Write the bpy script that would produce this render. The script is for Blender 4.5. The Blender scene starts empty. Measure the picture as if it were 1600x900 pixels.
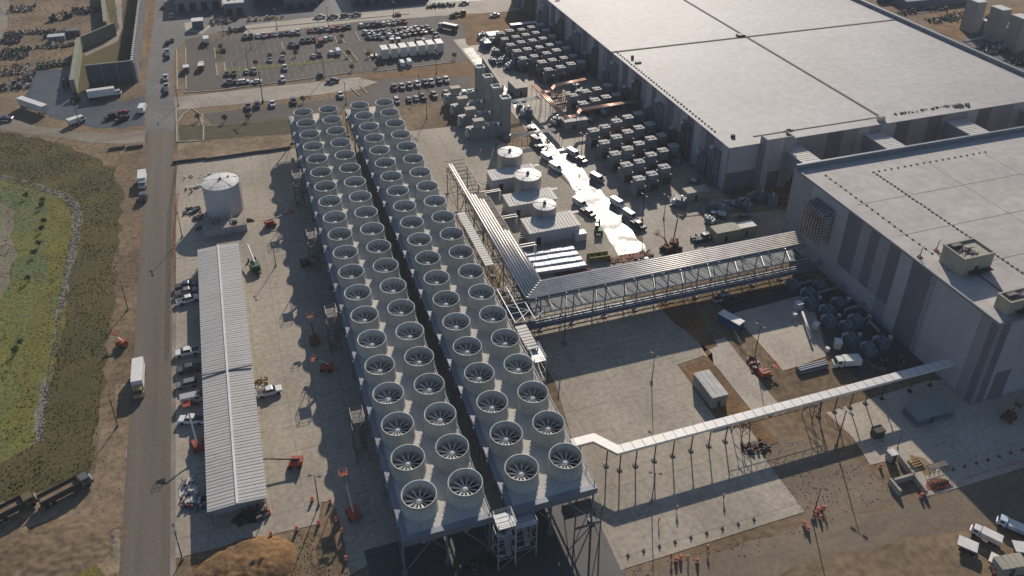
import bpy, bmesh, math, random
from mathutils import Vector, Matrix
random.seed(11)
S = bpy.context.scene
C = S.collection
R = math.radians
PI = math.pi
# ---------------------------------------------------------------- camera
YAW, PITCH, ROLL = R(19.372), R(29.543), R(0.8736)
FPX, PPY, CAMH = 1324.1, 285.7, 140.0
fw = Vector((math.sin(YAW)*math.cos(PITCH), math.cos(YAW)*math.cos(PITCH), -math.sin(PITCH)))
rt0 = Vector((math.cos(YAW), -math.sin(YAW), 0)); up0 = rt0.cross(fw)
rt = math.cos(ROLL)*rt0 + math.sin(ROLL)*up0
up = -math.sin(ROLL)*rt0 + math.cos(ROLL)*up0
cam = bpy.data.cameras.new('camera')
co = bpy.data.objects.new('camera', cam); C.objects.link(co)
M = Matrix(((rt.x, up.x, -fw.x), (rt.y, up.y, -fw.y), (rt.z, up.z, -fw.z)))
co.matrix_world = Matrix.Translation((0, 0, CAMH)) @ M.to_4x4()
cam.sensor_width = 36.0; cam.lens = FPX*36/1600.0
cam.shift_y = -(450-PPY)/1600.0
cam.clip_start = 1; cam.clip_end = 5000
S.camera = co
# ---------------------------------------------------------------- light
AZ, EL = R(64), R(26.5)
sd = Vector((math.cos(AZ)*math.cos(EL), math.sin(AZ)*math.cos(EL), math.sin(EL)))
w = bpy.data.worlds.new('World'); S.world = w; w.use_nodes = True
nt = w.node_tree; bg = nt.nodes['Background']
sky = nt.nodes.new('ShaderNodeTexSky'); sky.sky_type = 'NISHITA'; sky.sun_disc = False
sky.sun_elevation = EL; sky.sun_rotation = R(90)-AZ; sky.dust_density = 0.6; sky.ozone_density = 3.0
nt.links.new(sky.outputs[0], bg.inputs[0]); bg.inputs[1].default_value = 0.08
sl = bpy.data.lights.new('sun', 'SUN'); sl.energy = 4.6; sl.angle = R(0.6); sl.color = (1.0, 0.89, 0.76)
so = bpy.data.objects.new('sun', sl); C.objects.link(so); so.location = (0, 0, 200)
so.rotation_euler = (-sd).to_track_quat('-Z', 'Y').to_euler()
S.view_settings.view_transform = 'Standard'; S.view_settings.look = 'None'
S.view_settings.gamma = 1; S.view_settings.exposure = 0.13; S.view_settings.use_curve_mapping = False

def at(px, py, z=0.0):
    d = rt*((px-800)/FPX) - up*((py-PPY)/FPX) + fw
    t = (z-CAMH)/d.z
    return (d.x*t, d.y*t)
# ---------------------------------------------------------------- materials
MATS = {}
def mat(name, c1, c2=None, scale=1.0, rough=0.8, metal=0.0, bump=0.0, fine=0.15, fscale=None, stretch=(1, 1, 1),
        objcol=False, rnd=0.0, spec=0.3, coat=0):
    m = bpy.data.materials.new(name); m.use_nodes = True; MATS[name] = m
    n = m.node_tree.nodes; l = m.node_tree.links; b = n['Principled BSDF']
    b.inputs['Roughness'].default_value = rough; b.inputs['Metallic'].default_value = metal
    b.inputs['Specular IOR Level'].default_value = spec
    if coat: b.inputs['Coat Weight'].default_value = coat
    c2 = c2 or tuple(x*0.8 for x in c1)
    tc = n.new('ShaderNodeTexCoord'); mp = n.new('ShaderNodeMapping'); mp.inputs['Scale'].default_value = stretch
    l.new(tc.outputs['Object'], mp.inputs['Vector'])
    a = n.new('ShaderNodeTexNoise'); a.inputs['Scale'].default_value = scale; a.inputs['Detail'].default_value = 6; a.inputs['Roughness'].default_value = .62
    l.new(mp.outputs[0], a.inputs['Vector'])
    cr = n.new('ShaderNodeMapRange'); cr.inputs[1].default_value = .35; cr.inputs[2].default_value = .65
    l.new(a.outputs['Fac'], cr.inputs[0])
    mx = n.new('ShaderNodeMix'); mx.data_type = 'RGBA'
    mx.inputs[6].default_value = (*c1, 1); mx.inputs[7].default_value = (*c2, 1)
    l.new(cr.outputs[0], mx.inputs[0]); col = mx.outputs[2]
    if fine:
        f = n.new('ShaderNodeTexNoise'); f.inputs['Scale'].default_value = fscale or scale*9; f.inputs['Detail'].default_value = 4
        l.new(tc.outputs['Object'], f.inputs['Vector'])
        mr = n.new('ShaderNodeMapRange'); mr.inputs[1].default_value = .3; mr.inputs[2].default_value = .7
        mr.inputs[3].default_value = 1-fine; mr.inputs[4].default_value = 1+fine
        l.new(f.outputs['Fac'], mr.inputs[0])
        v = n.new('ShaderNodeVectorMath'); v.operation = 'SCALE'; l.new(col, v.inputs[0]); l.new(mr.outputs[0], v.inputs['Scale']); col = v.outputs[0]
        if bump:
            bp = n.new('ShaderNodeBump'); bp.inputs['Strength'].default_value = bump; bp.inputs['Distance'].default_value = 0.15
            l.new(f.outputs['Fac'], bp.inputs['Height']); l.new(bp.outputs[0], b.inputs['Normal'])
    if objcol or rnd:
        oi = n.new('ShaderNodeObjectInfo')
        if objcol:
            v = n.new('ShaderNodeVectorMath'); v.operation = 'MULTIPLY'; l.new(col, v.inputs[0]); l.new(oi.outputs['Color'], v.inputs[1]); col = v.outputs[0]
        if rnd:
            mr = n.new('ShaderNodeMapRange'); mr.inputs[3].default_value = 1-rnd; mr.inputs[4].default_value = 1+rnd
            l.new(oi.outputs['Random'], mr.inputs[0])
            v = n.new('ShaderNodeVectorMath'); v.operation = 'SCALE'; l.new(col, v.inputs[0]); l.new(mr.outputs[0], v.inputs['Scale']); col = v.outputs[0]
    l.new(col, b.inputs['Base Color'])
    m['c'] = 1
    return m
def add_lines(m, sx, sy, wx=0.012, dark=0.72, ox=0.0, oy=0.0):
    """thin joint lines every sx / sy metres (object coordinates)"""
    n = m.node_tree.nodes; l = m.node_tree.links; b = n['Principled BSDF']
    src = b.inputs['Base Color'].links[0].from_socket
    tc = n.new('ShaderNodeTexCoord'); sp = n.new('ShaderNodeSeparateXYZ'); l.new(tc.outputs['Object'], sp.inputs[0])
    outs = []
    for k, s, o in ((0, sx, ox), (1, sy, oy)):
        if not s: continue
        a = n.new('ShaderNodeMath'); a.operation = 'MULTIPLY_ADD'; a.inputs[1].default_value = 1/s; a.inputs[2].default_value = 500.0+o; l.new(sp.outputs[k], a.inputs[0])
        f = n.new('ShaderNodeMath'); f.operation = 'FRACT'; l.new(a.outputs[0], f.inputs[0])
        g = n.new('ShaderNodeMath'); g.operation = 'LESS_THAN'; g.inputs[1].default_value = wx; l.new(f.outputs[0], g.inputs[0]); outs.append(g.outputs[0])
    o = outs[0]
    if len(outs) == 2:
        mm = n.new('ShaderNodeMath'); mm.operation = 'MAXIMUM'; l.new(outs[0], mm.inputs[0]); l.new(outs[1], mm.inputs[1]); o = mm.outputs[0]
    mx = n.new('ShaderNodeMix'); mx.data_type = 'RGBA'; l.new(o, mx.inputs[0]); l.new(src, mx.inputs[6])
    v = n.new('ShaderNodeVectorMath'); v.operation = 'SCALE'; v.inputs['Scale'].default_value = dark; l.new(src, v.inputs[0]); l.new(v.outputs[0], mx.inputs[7])
    l.new(mx.outputs[2], b.inputs['Base Color'])
def add_ribs(m, axis, period, strength=0.6, dist=0.05, col=0.0):
    n = m.node_tree.nodes; l = m.node_tree.links; b = n['Principled BSDF']
    tc = n.new('ShaderNodeTexCoord'); wv = n.new('ShaderNodeTexWave'); wv.wave_type = 'BANDS'; wv.bands_direction = axis
    wv.inputs['Scale'].default_value = 2*PI/period/20.0*1.0
    l.new(tc.outputs['Object'], wv.inputs['Vector'])
    bp = n.new('ShaderNodeBump'); bp.inputs['Strength'].default_value = strength; bp.inputs['Distance'].default_value = dist
    l.new(wv.outputs['Fac'], bp.inputs['Height']); l.new(bp.outputs[0], b.inputs['Normal'])
    if col:
        src = b.inputs['Base Color'].links[0].from_socket
        mr = n.new('ShaderNodeMapRange'); mr.inputs[3].default_value = 1-col; mr.inputs[4].default_value = 1.0; l.new(wv.outputs['Fac'], mr.inputs[0])
        v = n.new('ShaderNodeVectorMath'); v.operation = 'SCALE'; l.new(src, v.inputs[0]); l.new(mr.outputs[0], v.inputs['Scale']); l.new(v.outputs[0], b.inputs['Base Color'])

dirt = mat('dirt', (.225, .162, .098), (.125, .088, .052), .045, .95, fine=.3, fscale=.6, bump=.8)
dirt_l = mat('dirt_light', (.28, .21, .135), (.16, .115, .07), .07, .95, fine=.3, fscale=.5, bump=.6)
dirt_o = mat('dirt_orange', (.24, .135, .058), (.13, .078, .038), .15, .95, fine=.35, fscale=1.2, bump=.8)
haul = mat('haul_dirt', (.22, .172, .12), (.15, .115, .08), .06, .9, fine=.15, fscale=.9, bump=.15, stretch=(.5, 1.6, 1))
grass_d = mat('grass_dark', (.105, .08, .028), (.062, .058, .02), .06, .95, fine=.3, fscale=1.3, bump=1)
grass_l = mat('grass_light', (.16, .15, .03), (.095, .12, .05), .05, .95, fine=.35, fscale=1.0, bump=1)
grass_y = mat('grass_yellow', (.17, .15, .03), (.115, .105, .028), .2, .95, fine=.35, fscale=1.5, bump=1)
tuftm = mat('tuft', (.11, .10, .03), (.15, .125, .035), .08, .95, fine=.3)
sand = mat('pale_sand', (.22, .19, .14), (.16, .135, .09), .1, .95, fine=.15)
rock = mat('rock_swale', (.25, .235, .19), (.12, .11, .085), .8, .95, fine=.4, fscale=2.5, bump=1)
conc = mat('concrete', (.39, .342, .272), (.28, .243, .192), .06, .85, fine=.18, fscale=.9, stretch=(1, .5, 1)); add_lines(conc, 6.1, 7.6, .016, .6)
conc_l = mat('concrete_light', (.46, .405, .33), (.35, .307, .248), .09, .85, fine=.16, fscale=1.1); add_lines(conc_l, 5.2, 6.4, .016, .75)
conc_g = mat('concrete_grey', (.33, .285, .23), (.21, .18, .145), .09, .7, fine=.2, fscale=.8); add_lines(conc_g, 7.0, 9.0, .012, .7)
asph = mat('asphalt', (.15, .125, .10), (.112, .094, .075), .03, .85, fine=.12, fscale=1.5, stretch=(8, .25, 1))
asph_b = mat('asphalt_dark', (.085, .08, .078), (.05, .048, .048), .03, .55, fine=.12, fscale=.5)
lot = mat('lot_asphalt', (.105, .088, .075), (.072, .062, .054), .04, .85, fine=.12, fscale=.7)
dust = mat('dusty_road', (.27, .235, .185), (.17, .145, .11), .05, .9, fine=.15, fscale=.5, stretch=(.4, 2, 1))
wet = mat('wet_pavement', (.10, .095, .085), (.06, .056, .05), .15, .16, fine=.3, fscale=.7, spec=.6)
wn = wet.node_tree
_b = wn.nodes['Principled BSDF']; _n = wn.nodes.new('ShaderNodeTexNoise'); _n.inputs['Scale'].default_value = .25; _n.inputs['Detail'].default_value = 8
_tc = wn.nodes.new('ShaderNodeTexCoord'); wn.links.new(_tc.outputs['Object'], _n.inputs['Vector'])
_m = wn.nodes.new('ShaderNodeMapRange'); _m.inputs[1].default_value = .4; _m.inputs[2].default_value = .62; _m.inputs[3].default_value = .34; _m.inputs[4].default_value = .56
wn.links.new(_n.outputs['Fac'], _m.inputs[0]); wn.links.new(_m.outputs[0], _b.inputs['Roughness'])
paint_l = mat('line_paint', (.42, .40, .36), (.25, .23, .2), .6, .8, fine=.2)
kerbm = mat('kerb', (.40, .37, .31), (.28, .25, .2), .4, .85, fine=.15)
roof1m = mat('roof_grey', (.41, .40, .39), (.335, .325, .315), .03, .65, fine=.12, fscale=.35, stretch=(.5, .8, 1), bump=.12); add_lines(roof1m, 24, 3.6, .03, .94)
roof2m = mat('roof_beige', (.44, .41, .385), (.365, .34, .318), .05, .75, fine=.11, fscale=.4, stretch=(.5, 1.5, 1)); add_lines(roof2m, 18, 3.0, .045, .93)
seam = mat('seam', (.10, .085, .075), (.16, .13, .1), .3, .9)
wall_a = mat('wall_light', (.38, .37, .385), (.33, .325, .34), .05, .8, fine=.05, fscale=.3, stretch=(1, 1, .2))
wall_b = mat('wall_mid', (.27, .265, .285), (.23, .23, .25), .05, .8, fine=.05, fscale=.3, stretch=(1, 1, .2))
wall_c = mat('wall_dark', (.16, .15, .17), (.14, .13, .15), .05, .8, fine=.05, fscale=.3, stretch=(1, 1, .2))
steel = mat('steel', (.16, .155, .15), (.1, .095, .09), .5, .55, metal=.3, fine=.1)
steel_l = mat('steel_light', (.52, .53, .53), (.42, .43, .43), .5, .5, metal=.3, fine=.1)
steel_d = mat('steel_dark', (.055, .052, .05), (.035, .034, .034), .5, .6, fine=.15)
pipem = mat('pipe_insulation', (.82, .77, .72), (.66, .61, .56), .35, .5, metal=.3, fine=.12)
galv = mat('galvanised', (.20, .225, .26), (.16, .18, .21), .2, .5, metal=.2, fine=.08)
frp = mat('fan_stack', (.45, .46, .44), (.36, .37, .35), .9, .6, fine=.12, rnd=.09, stretch=(1, 1, .25))
deckm = mat('deck', (.56, .54, .49), (.45, .43, .385), .2, .85, fine=.12, fscale=2); add_lines(deckm, 0, 1.8, .03, .85)
white = mat('white_paint', (.72, .70, .66), (.6, .58, .54), .5, .45, fine=.07, rnd=.05)
offwhite = mat('offwhite', (.58, .56, .52), (.48, .46, .43), .4, .6, fine=.08)
tankm = mat('tank_grey', (.52, .52, .52), (.45, .45, .455), .3, .5, fine=.05, stretch=(1, 1, .3))
shedm = mat('shed_roof', (.48, .465, .44), (.42, .405, .385), .12, .5, fine=.05)
add_lines(shedm, 0, 1.75, .16, .74)
shedw = mat('shed_wall', (.33, .34, .36), (.28, .29, .31), .2, .7, fine=.05)
beige = mat('beige_box', (.36, .335, .265), (.29, .27, .21), .3, .7, fine=.08, rnd=.06)
genm = mat('genset_grey', (.29, .295, .285), (.235, .24, .235), .3, .6, fine=.08, rnd=.08)
genb = mat('equipment_blue_grey', (.12, .17, .20), (.09, .13, .155), .4, .6, fine=.1, rnd=.15)
gentop = mat('unit_top', (.45, .44, .42), (.33, .32, .30), .5, .7, fine=.15, rnd=.12)
copper = mat('copper_pipe', (.62, .40, .30), (.5, .28, .2), .5, .35, metal=.5, fine=.1)
rust = mat('rust', (.20, .085, .05), (.11, .05, .032), .6, .8, fine=.25, rnd=.3)
glass = mat('car_glass', (.02, .024, .03), (.03, .034, .04), 1, .12, fine=0, spec=.6)
tyre = mat('tyre', (.02, .02, .02), (.03, .03, .03), 1, .9, fine=0)
carp = mat('car_paint', (1, 1, 1), (.93, .93, .93), .8, .35, fine=.04, objcol=True, coat=.4)
lampm = mat('headlamp', (.7, .7, .66), None, 1, .2, fine=0)
red = mat('lift_red', (.42, .085, .04), (.3, .06, .032), .8, .55, fine=.15)
orange = mat('safety_orange', (.62, .13, .06), (.45, .09, .045), 1, .6, fine=.1)
green = mat('machine_green', (.04, .13, .07), (.03, .09, .05), 1, .6, fine=.15)
blue = mat('tarp_blue', (.03, .10, .24), (.022, .07, .16), 1, .6, fine=.15)
yellow = mat('machine_yellow', (.5, .33, .05), (.38, .24, .04), 1, .6, fine=.15)
wood = mat('timber', (.42, .28, .13), (.3, .19, .09), 1, .85, fine=.2)
foliage = mat('foliage', (.045, .065, .02), (.075, .09, .03), .6, .9, fine=.3)
trunkm = mat('bark', (.10, .07, .045), None, 1, .9)
wrap = mat('wrapped_bundle', (.48, .54, .61), (.20, .27, .38), 1.4, .4, fine=.2)
dirtbin = mat('mixed_debris', (.16, .14, .12), (.08, .07, .065), 1.2, .85, fine=.4, rnd=.5)
skin = mat('skin', (.35, .2, .13), None, 1, .7, fine=0)
vest = mat('hi_vis_vest', (.8, .2, .05), None, 1, .7, fine=0)
pitw = mat('screen_wall', (.085, .095, .12), (.065, .072, .09), .2, .8, fine=.08)
pitg = mat('screen_wall_green', (.24, .25, .19), (.19, .2, .15), .2, .8, fine=.08)
teal = mat('wet_and_shaded_asphalt', (.075, .085, .10), (.05, .058, .07), .08, .5, fine=.15, fscale=.6)
# ---------------------------------------------------------------- mesh builder
class MB:
    def __init__(s): s.v = []; s.f = []; s.m = []
    def add(s, vs, fs, mi=0):
        o = len(s.v); s.v += [tuple(v) for v in vs]
        for f in fs: s.f.append([i+o for i in f]); s.m.append(mi)
    def box(s, x0, x1, y0, y1, z0, z1, mi=0, top=None):
        v = [(x0, y0, z0), (x1, y0, z0), (x1, y1, z0), (x0, y1, z0), (x0, y0, z1), (x1, y0, z1), (x1, y1, z1), (x0, y1, z1)]
        s.add(v, [(0, 3, 2, 1), (0, 1, 5, 4), (1, 2, 6, 5), (2, 3, 7, 6), (3, 0, 4, 7)], mi)
        s.add(v[4:], [(0, 1, 2, 3)], mi if top is None else top); return s
    def prism(s, poly, z0, z1, mi=0):
        n = len(poly); v = [(x, y, z0) for x, y in poly]+[(x, y, z1) for x, y in poly]
        s.add(v, [tuple(range(n, 2*n)), tuple(range(n-1, -1, -1))]+[(i, (i+1) % n, (i+1) % n+n, i+n) for i in range(n)], mi); return s
    def xprof(s, prof, y0, y1, mi=0, iny=0.0, zin=None):
        """profile in x,z extruded along y; points above zin are pulled in by iny"""
        n = len(prof)
        a = [(x, y0+(iny if zin is not None and z > zin else 0), z) for x, z in prof]
        b = [(x, y1-(iny if zin is not None and z > zin else 0), z) for x, z in prof]
        s.add(a+b, [tuple(range(n)), tuple(range(2*n-1, n-1, -1))]+[(i, i+n, (i+1) % n+n, (i+1) % n) for i in range(n)], mi); return s
    def tube(s, p, q, r, n=6, r2=None, mi=0, cap=True):
        p = Vector(p); q = Vector(q); d = (q-p).normalized(); r2 = r if r2 is None else r2
        u = d.orthogonal().normalized(); w_ = d.cross(u)
        v = [p+(u*math.cos(2*PI*i/n+.3)+w_*math.sin(2*PI*i/n+.3))*r for i in range(n)]+[q+(u*math.cos(2*PI*i/n+.3)+w_*math.sin(2*PI*i/n+.3))*r2 for i in range(n)]
        f = [(i, (i+1) % n, (i+1) % n+n, i+n) for i in range(n)]
        if cap: f += [tuple(range(n-1, -1, -1)), tuple(range(n, 2*n))]
        s.add(v, f, mi); return s
    def bar(s, p, q, a, mi=0): return s.tube(p, q, a*.7, 4, mi=mi)
    def path(s, pts, r, n=6, mi=0):
        for i in range(len(pts)-1): s.tube(pts[i], pts[i+1], r, n, mi=mi)
        return s
    def lathe(s, prof, n=32, c=(0, 0), mi=0):
        k = len(prof); v = []
        for r, z in prof:
            v += [(c[0]+r*math.cos(2*PI*i/n), c[1]+r*math.sin(2*PI*i/n), z) for i in range(n)]
        f = [(j*n+i, j*n+(i+1) % n, (j+1)*n+(i+1) % n, (j+1)*n+i) for j in range(k-1) for i in range(n)]
        s.add(v, f, mi); return s
    def build(s, name, m, parent=None, smooth=False, loc=None):
        me = bpy.data.meshes.new(name); me.from_pydata(s.v, [], s.f)
        ms = m if isinstance(m, (list, tuple)) else [m]
        for q in ms: me.materials.append(q)
        if len(ms) > 1: me.polygons.foreach_set('material_index', s.m)
        if smooth: me.polygons.foreach_set('use_smooth', [True]*len(me.polygons))
        me.update()
        o = bpy.data.objects.new(name, me); C.objects.link(o)
        if parent: o.parent = parent; KIDS.setdefault(parent.name, []).append(o)
        if loc: o.location = loc
        return o
def tag(o, label=None, cat=None, group=None, kind=None):
    if label: o['label'] = label
    if cat: o['category'] = cat
    if group: o['group'] = group
    if kind: o['kind'] = kind
    return o
def thing(name, label, cat, loc=(0, 0, 0), rz=0, group=None):
    o = bpy.data.objects.new(name, None); o.empty_display_size = .5; C.objects.link(o)
    o.location = loc; o.rotation_euler = (0, 0, rz)
    return tag(o, label, cat, group)
KIDS = {}
def children(o): return KIDS.get(o.name, [])
def copy_tree(o, parent=None):
    c = o.copy(); C.objects.link(c)
    if parent: c.parent = parent; KIDS.setdefault(parent.name, []).append(c)
    for ch in list(children(o)): copy_tree(ch, c)
    return c
USED = set()
def put(proto, loc, rz, label, group=None, color=None, scale=None):
    if proto.name in USED: o = copy_tree(proto)
    else: USED.add(proto.name); o = proto
    if len(loc) == 2: loc = (loc[0], loc[1], LAY[0]+.01)
    o.location = loc; o.rotation_euler = (0, 0, rz); o['label'] = label
    if group: o['group'] = group
    if scale: o.scale = (scale,)*3
    if color:
        for c in children(o): c.color = (*color, 1)
    return o
ORD = 'first second third fourth fifth sixth seventh eighth ninth tenth eleventh twelfth thirteenth fourteenth fifteenth sixteenth seventeenth eighteenth nineteenth twentieth'.split()
def nth(i):
    if i < 20: return ORD[i]
    t = {2: 'twenty', 3: 'thirty', 4: 'forty'}[(i+1)//10]
    return t+'-'+ORD[(i+1) % 10-1] if (i+1) % 10 else {30: 'thirtieth', 40: 'fortieth'}[i+1]
# ---------------------------------------------------------------- ground sheets
def ragged(pts, step=4.0, amp=0.8, seed=1):
    rr = random.Random(seed); out = []
    for i in range(len(pts)):
        a = Vector(pts[i]); b = Vector(pts[(i+1) % len(pts)]); n = max(1, int((b-a).length/step))
        nrm = Vector((-(b-a).y, (b-a).x)).normalized() if (b-a).length > 0 else Vector((0, 0))
        for k in range(n):
            p = a+(b-a)*(k/n)+nrm*rr.uniform(-amp, amp)
            out.append((p.x, p.y))
    return out
LAY = [0.0]
def sheet(name, pts, m, amp=0.0, z=None, step=4.0, world=False, kind='structure', label=None):
    if not world: pts = [at(*p) for p in pts]
    if amp: pts = ragged(pts, step, amp, len(name)+len(pts))
    LAY[0] += 0.0025; zz = LAY[0] if z is None else z
    b = MB(); b.add([(x, y, zz) for x, y in pts], [tuple(range(len(pts)))])
    o = b.build(name, m)
    bm = bmesh.new(); bm.from_mesh(o.data); bmesh.ops.triangulate(bm, faces=bm.faces[:])
    for f in bm.faces:
        if f.normal.z < 0: f.normal_flip()
    bm.to_mesh(o.data); bm.free()
    tag(o, label, None, None, kind); return o
b = MB(); b.add([(-900, -300, 0), (1400, -300, 0), (1400, 1500, 0), (-900, 1500, 0)], [(0, 1, 2, 3)])
tag(b.build('ground', dirt), kind='structure')
def rect(x0, x1, y0, y1): return [(x0, y0), (x1, y0), (x1, y1), (x0, y1)]
# left verge, grass basin
sheet('grass_bank', [(-60, 196), (0, 205), (60, 215), (130, 240), (178, 262), (190, 300), (187, 380), (178, 450), (170, 520), (158, 620), (152, 700), (140, 738), (105, 765), (40, 778), (0, 788), (-90, 800)], grass_d, 1.2)
sheet('basin_grass', [(-60, 268), (0, 275), (60, 292), (108, 308), (128, 335), (118, 400), (105, 450), (92, 520), (80, 590), (68, 650), (60, 690), (30, 712), (0, 720), (-80, 730)], grass_l, 1.0)
sheet('basin_grass_strip', [(62, 300), (106, 315), (112, 345), (106, 395), (93, 450), (80, 520), (66, 590), (50, 650), (28, 690), (0, 700), (30, 600), (55, 500), (72, 420), (85, 350), (70, 320)], grass_y, 1.5)
sheet('rock_swale', [(0, 272), (20, 278), (60, 288), (110, 305), (129, 325), (124, 370), (112, 420), (104, 460), (95, 500), (88, 560), (72, 620), (66, 690), (56, 690), (52, 650), (66, 600), (78, 560), (86, 500), (96, 455), (104, 410), (114, 365), (114, 325), (95, 308), (60, 296), (20, 286), (0, 282)], rock, .5, step=2)
sheet('yellow_weeds', [(5, 277), (30, 281), (66, 291), (64, 296), (40, 295), (28, 289), (5, 282)], grass_y, .4, step=2)
sheet('yellow_verge', [(98, 485), (103, 470), (98, 520), (84, 570), (80, 600), (70, 598), (76, 560), (88, 510)], grass_y, .5, step=2)
sheet('bare_sand', [(-40, 310), (0, 318), (20, 330), (22, 350), (10, 375), (0, 378), (22, 372), (24, 400), (12, 440), (0, 475), (-40, 520)], sand, .8)
sheet('mud_verge', [(0, 790), (40, 780), (110, 765), (145, 740), (160, 690), (180, 600), (215, 600), (205, 700), (190, 900), (0, 900), (-60, 850)], dirt_l, 1.0, z=.012)
sheet('muddy_grass', [(0, 850), (60, 870), (150, 880), (165, 900), (100, 960), (0, 960), (-60, 880)], grass_y, 1.5, z=.016)
# roads
sheet('main_road', rect(-34, -25.2, 20, 352), asph, world=True)
sheet('road_edge_strip', rect(-25.2, -24.2, 60, 205), dust, world=True)
sheet('side_road', [(-60, 165), (0, 183), (60, 197), (120, 207), (180, 208), (228, 203), (226, 224), (150, 224), (70, 213), (0, 203), (-60, 190)], dust, .5)
sheet('wet_yard', [(45, 108), (108, 108), (112, 145), (190, 160), (227, 148), (227, 196), (190, 200), (150, 200), (80, 182), (38, 168)], teal, .8)
sheet('upper_road', [(243, -40), (400, -40), (430, 34), (335, 52), (290, 62), (272, 82), (268, 120), (275, 188), (272, 205), (229, 205), (226, 150), (236, 60)], mat('junction_asphalt', (.15, .142, .132), (.105, .10, .095), .04, .7, fine=.15, fscale=.4), .4)
sheet('far_left_road', [(-60, -10), (12, -20), (14, 20), (5, 70), (-60, 120)], dust, .4)
sheet('orange_verge', [(233, -40), (243, -40), (240, 30), (232, 90), (228, 90), (231, 40)], dirt_o, .4)
sheet('lot_lane', [(272, 152), (420, 136), (560, 121), (590, 128), (560, 140), (420, 158), (275, 172)], conc_g, .2)
sheet('lower_lane', [(318, 178), (430, 165), (560, 150), (600, 124), (730, 112), (740, 150), (645, 166), (560, 164), (430, 186), (330, 194)], lot, .3)
sheet('planting_strip', [(280, 195), (330, 197), (460, 185), (460, 208), (280, 222)], mat('planting_soil', (.10, .082, .045), (.06, .055, .03), .2, .95, fine=.3), .5)
sheet('tan_verge', [(278, 224), (460, 210), (458, 232), (278, 252)], dirt_l, .4)
sheet('parking_lot', rect(-20, 112, 344, 409), lot, world=True)
sheet('far_concrete_road', [(380, 56), (560, 34), (700, 24), (860, 14), (860, -8), (700, 4), (560, 18), (380, 40)], conc_l, .4)
sheet('far_yard', [(255, -60), (900, -60), (860, -8), (700, 4), (560, 18), (400, 36)], teal, .6)  # dark blue tone holds the shadow thrown from past the top edge
sheet('lot_verge', [(560, 124), (590, 117), (730, 95), (745, 118), (600, 124)], dirt_o, .4)
# pads
sheet('left_pad', [(-24.2, 281), (57, 279), (57, 108), (22, 108)]+[at(*p) for p in ((580, 880), (545, 900), (538, 850), (530, 815), (524, 794), (513, 784), (502, 785), (497, 819), (400, 841), (274, 873))], conc, world=True)
sheet('under_cooler_slab', rect(9.5, 55, 60, 108), asph_b, .5, world=True)  # dark asphalt tone also holds the shade under the coolers
sheet('upper_pad', [(640, 205), (735, 195), (800, 230), (830, 230), (1000, 405), (860, 470), (790, 440), (690, 310)], conc, .2)
sheet('slab_large', [(780, 440), (1020, 470), (1040, 490), (1112, 552), (1058, 570), (1080, 600), (1128, 668), (1185, 672), (1182, 700), (1257, 800), (970, 891), (925, 790), (868, 600)], conc)
sheet('slab_strip', [(1096, 540), (1132, 527), (1200, 612), (1226, 642), (1176, 645), (1122, 576), (1098, 553)], conc_l, .1)
sheet('slab_corner', [(1290, 645), (1331, 683), (1360, 727), (1400, 717), (1441, 767), (1449, 776), (1496, 763), (1640, 718), (1640, 590), (1450, 595)], conc_l)
sheet('sand_patch', [(1420, 712), (1447, 716), (1462, 735), (1447, 745), (1432, 730)], dirt_l, .3)
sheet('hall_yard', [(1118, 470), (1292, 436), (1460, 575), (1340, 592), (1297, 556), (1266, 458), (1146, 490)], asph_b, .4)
sheet('yard_slab_near', [(1145, 490), (1265, 458), (1293, 556), (1224, 580)], conc_l, .1)
sheet('bridge_yard', [(1000, 345), (1130, 335), (1235, 328), (1262, 362), (1130, 392), (1040, 412), (1005, 405)], conc_g, .3)
sheet('equipment_yard', rect(100, 146, 196, 372), conc_g, world=True)
sheet('dirt_lane', [(1030, 470), (1085, 478), (1120, 540), (1100, 550), (1180, 650), (1215, 690), (1190, 700), (1170, 670), (1120, 640), (1066, 575), (1112, 552), (1040, 492)], dirt_o, .4)
sheet('haul_road', [(880, 960), (960, 905), (1260, 822), (1440, 778), (1640, 730), (1640, 800), (1450, 838), (1250, 880), (1150, 960)], haul, .8, z=.006)
sheet('haul_road_shoulder', [(1185, 700), (1225, 690), (1300, 700), (1390, 760), (1440, 778), (1262, 820), (1257, 800)], haul, .8, z=.010)
sheet('soil_patch', [(300, 880), (380, 850), (440, 850), (465, 880), (480, 940), (290, 940)], dirt_o, 1.0, z=.008)
sheet('wet_strip', [(722, 76), (738, 74), (770, 115), (808, 155), (852, 206), (883, 236), (907, 260), (924, 283), (950, 310), (970, 337), (994, 370), (1022, 402), (972, 410), (950, 372), (926, 338), (903, 311), (889, 285), (874, 262), (853, 242), (842, 216), (798, 160), (760, 122)], wet, .35, step=2.2)
sheet('far_dirt', [(700, 24), (860, 14), (870, 60), (730, 72), (725, 40)], dirt_o, .6)
sheet('upper_wet_lane', [(-60, 0), (0, 0), (5, 60), (-60, 90)], dust, .4)
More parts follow.
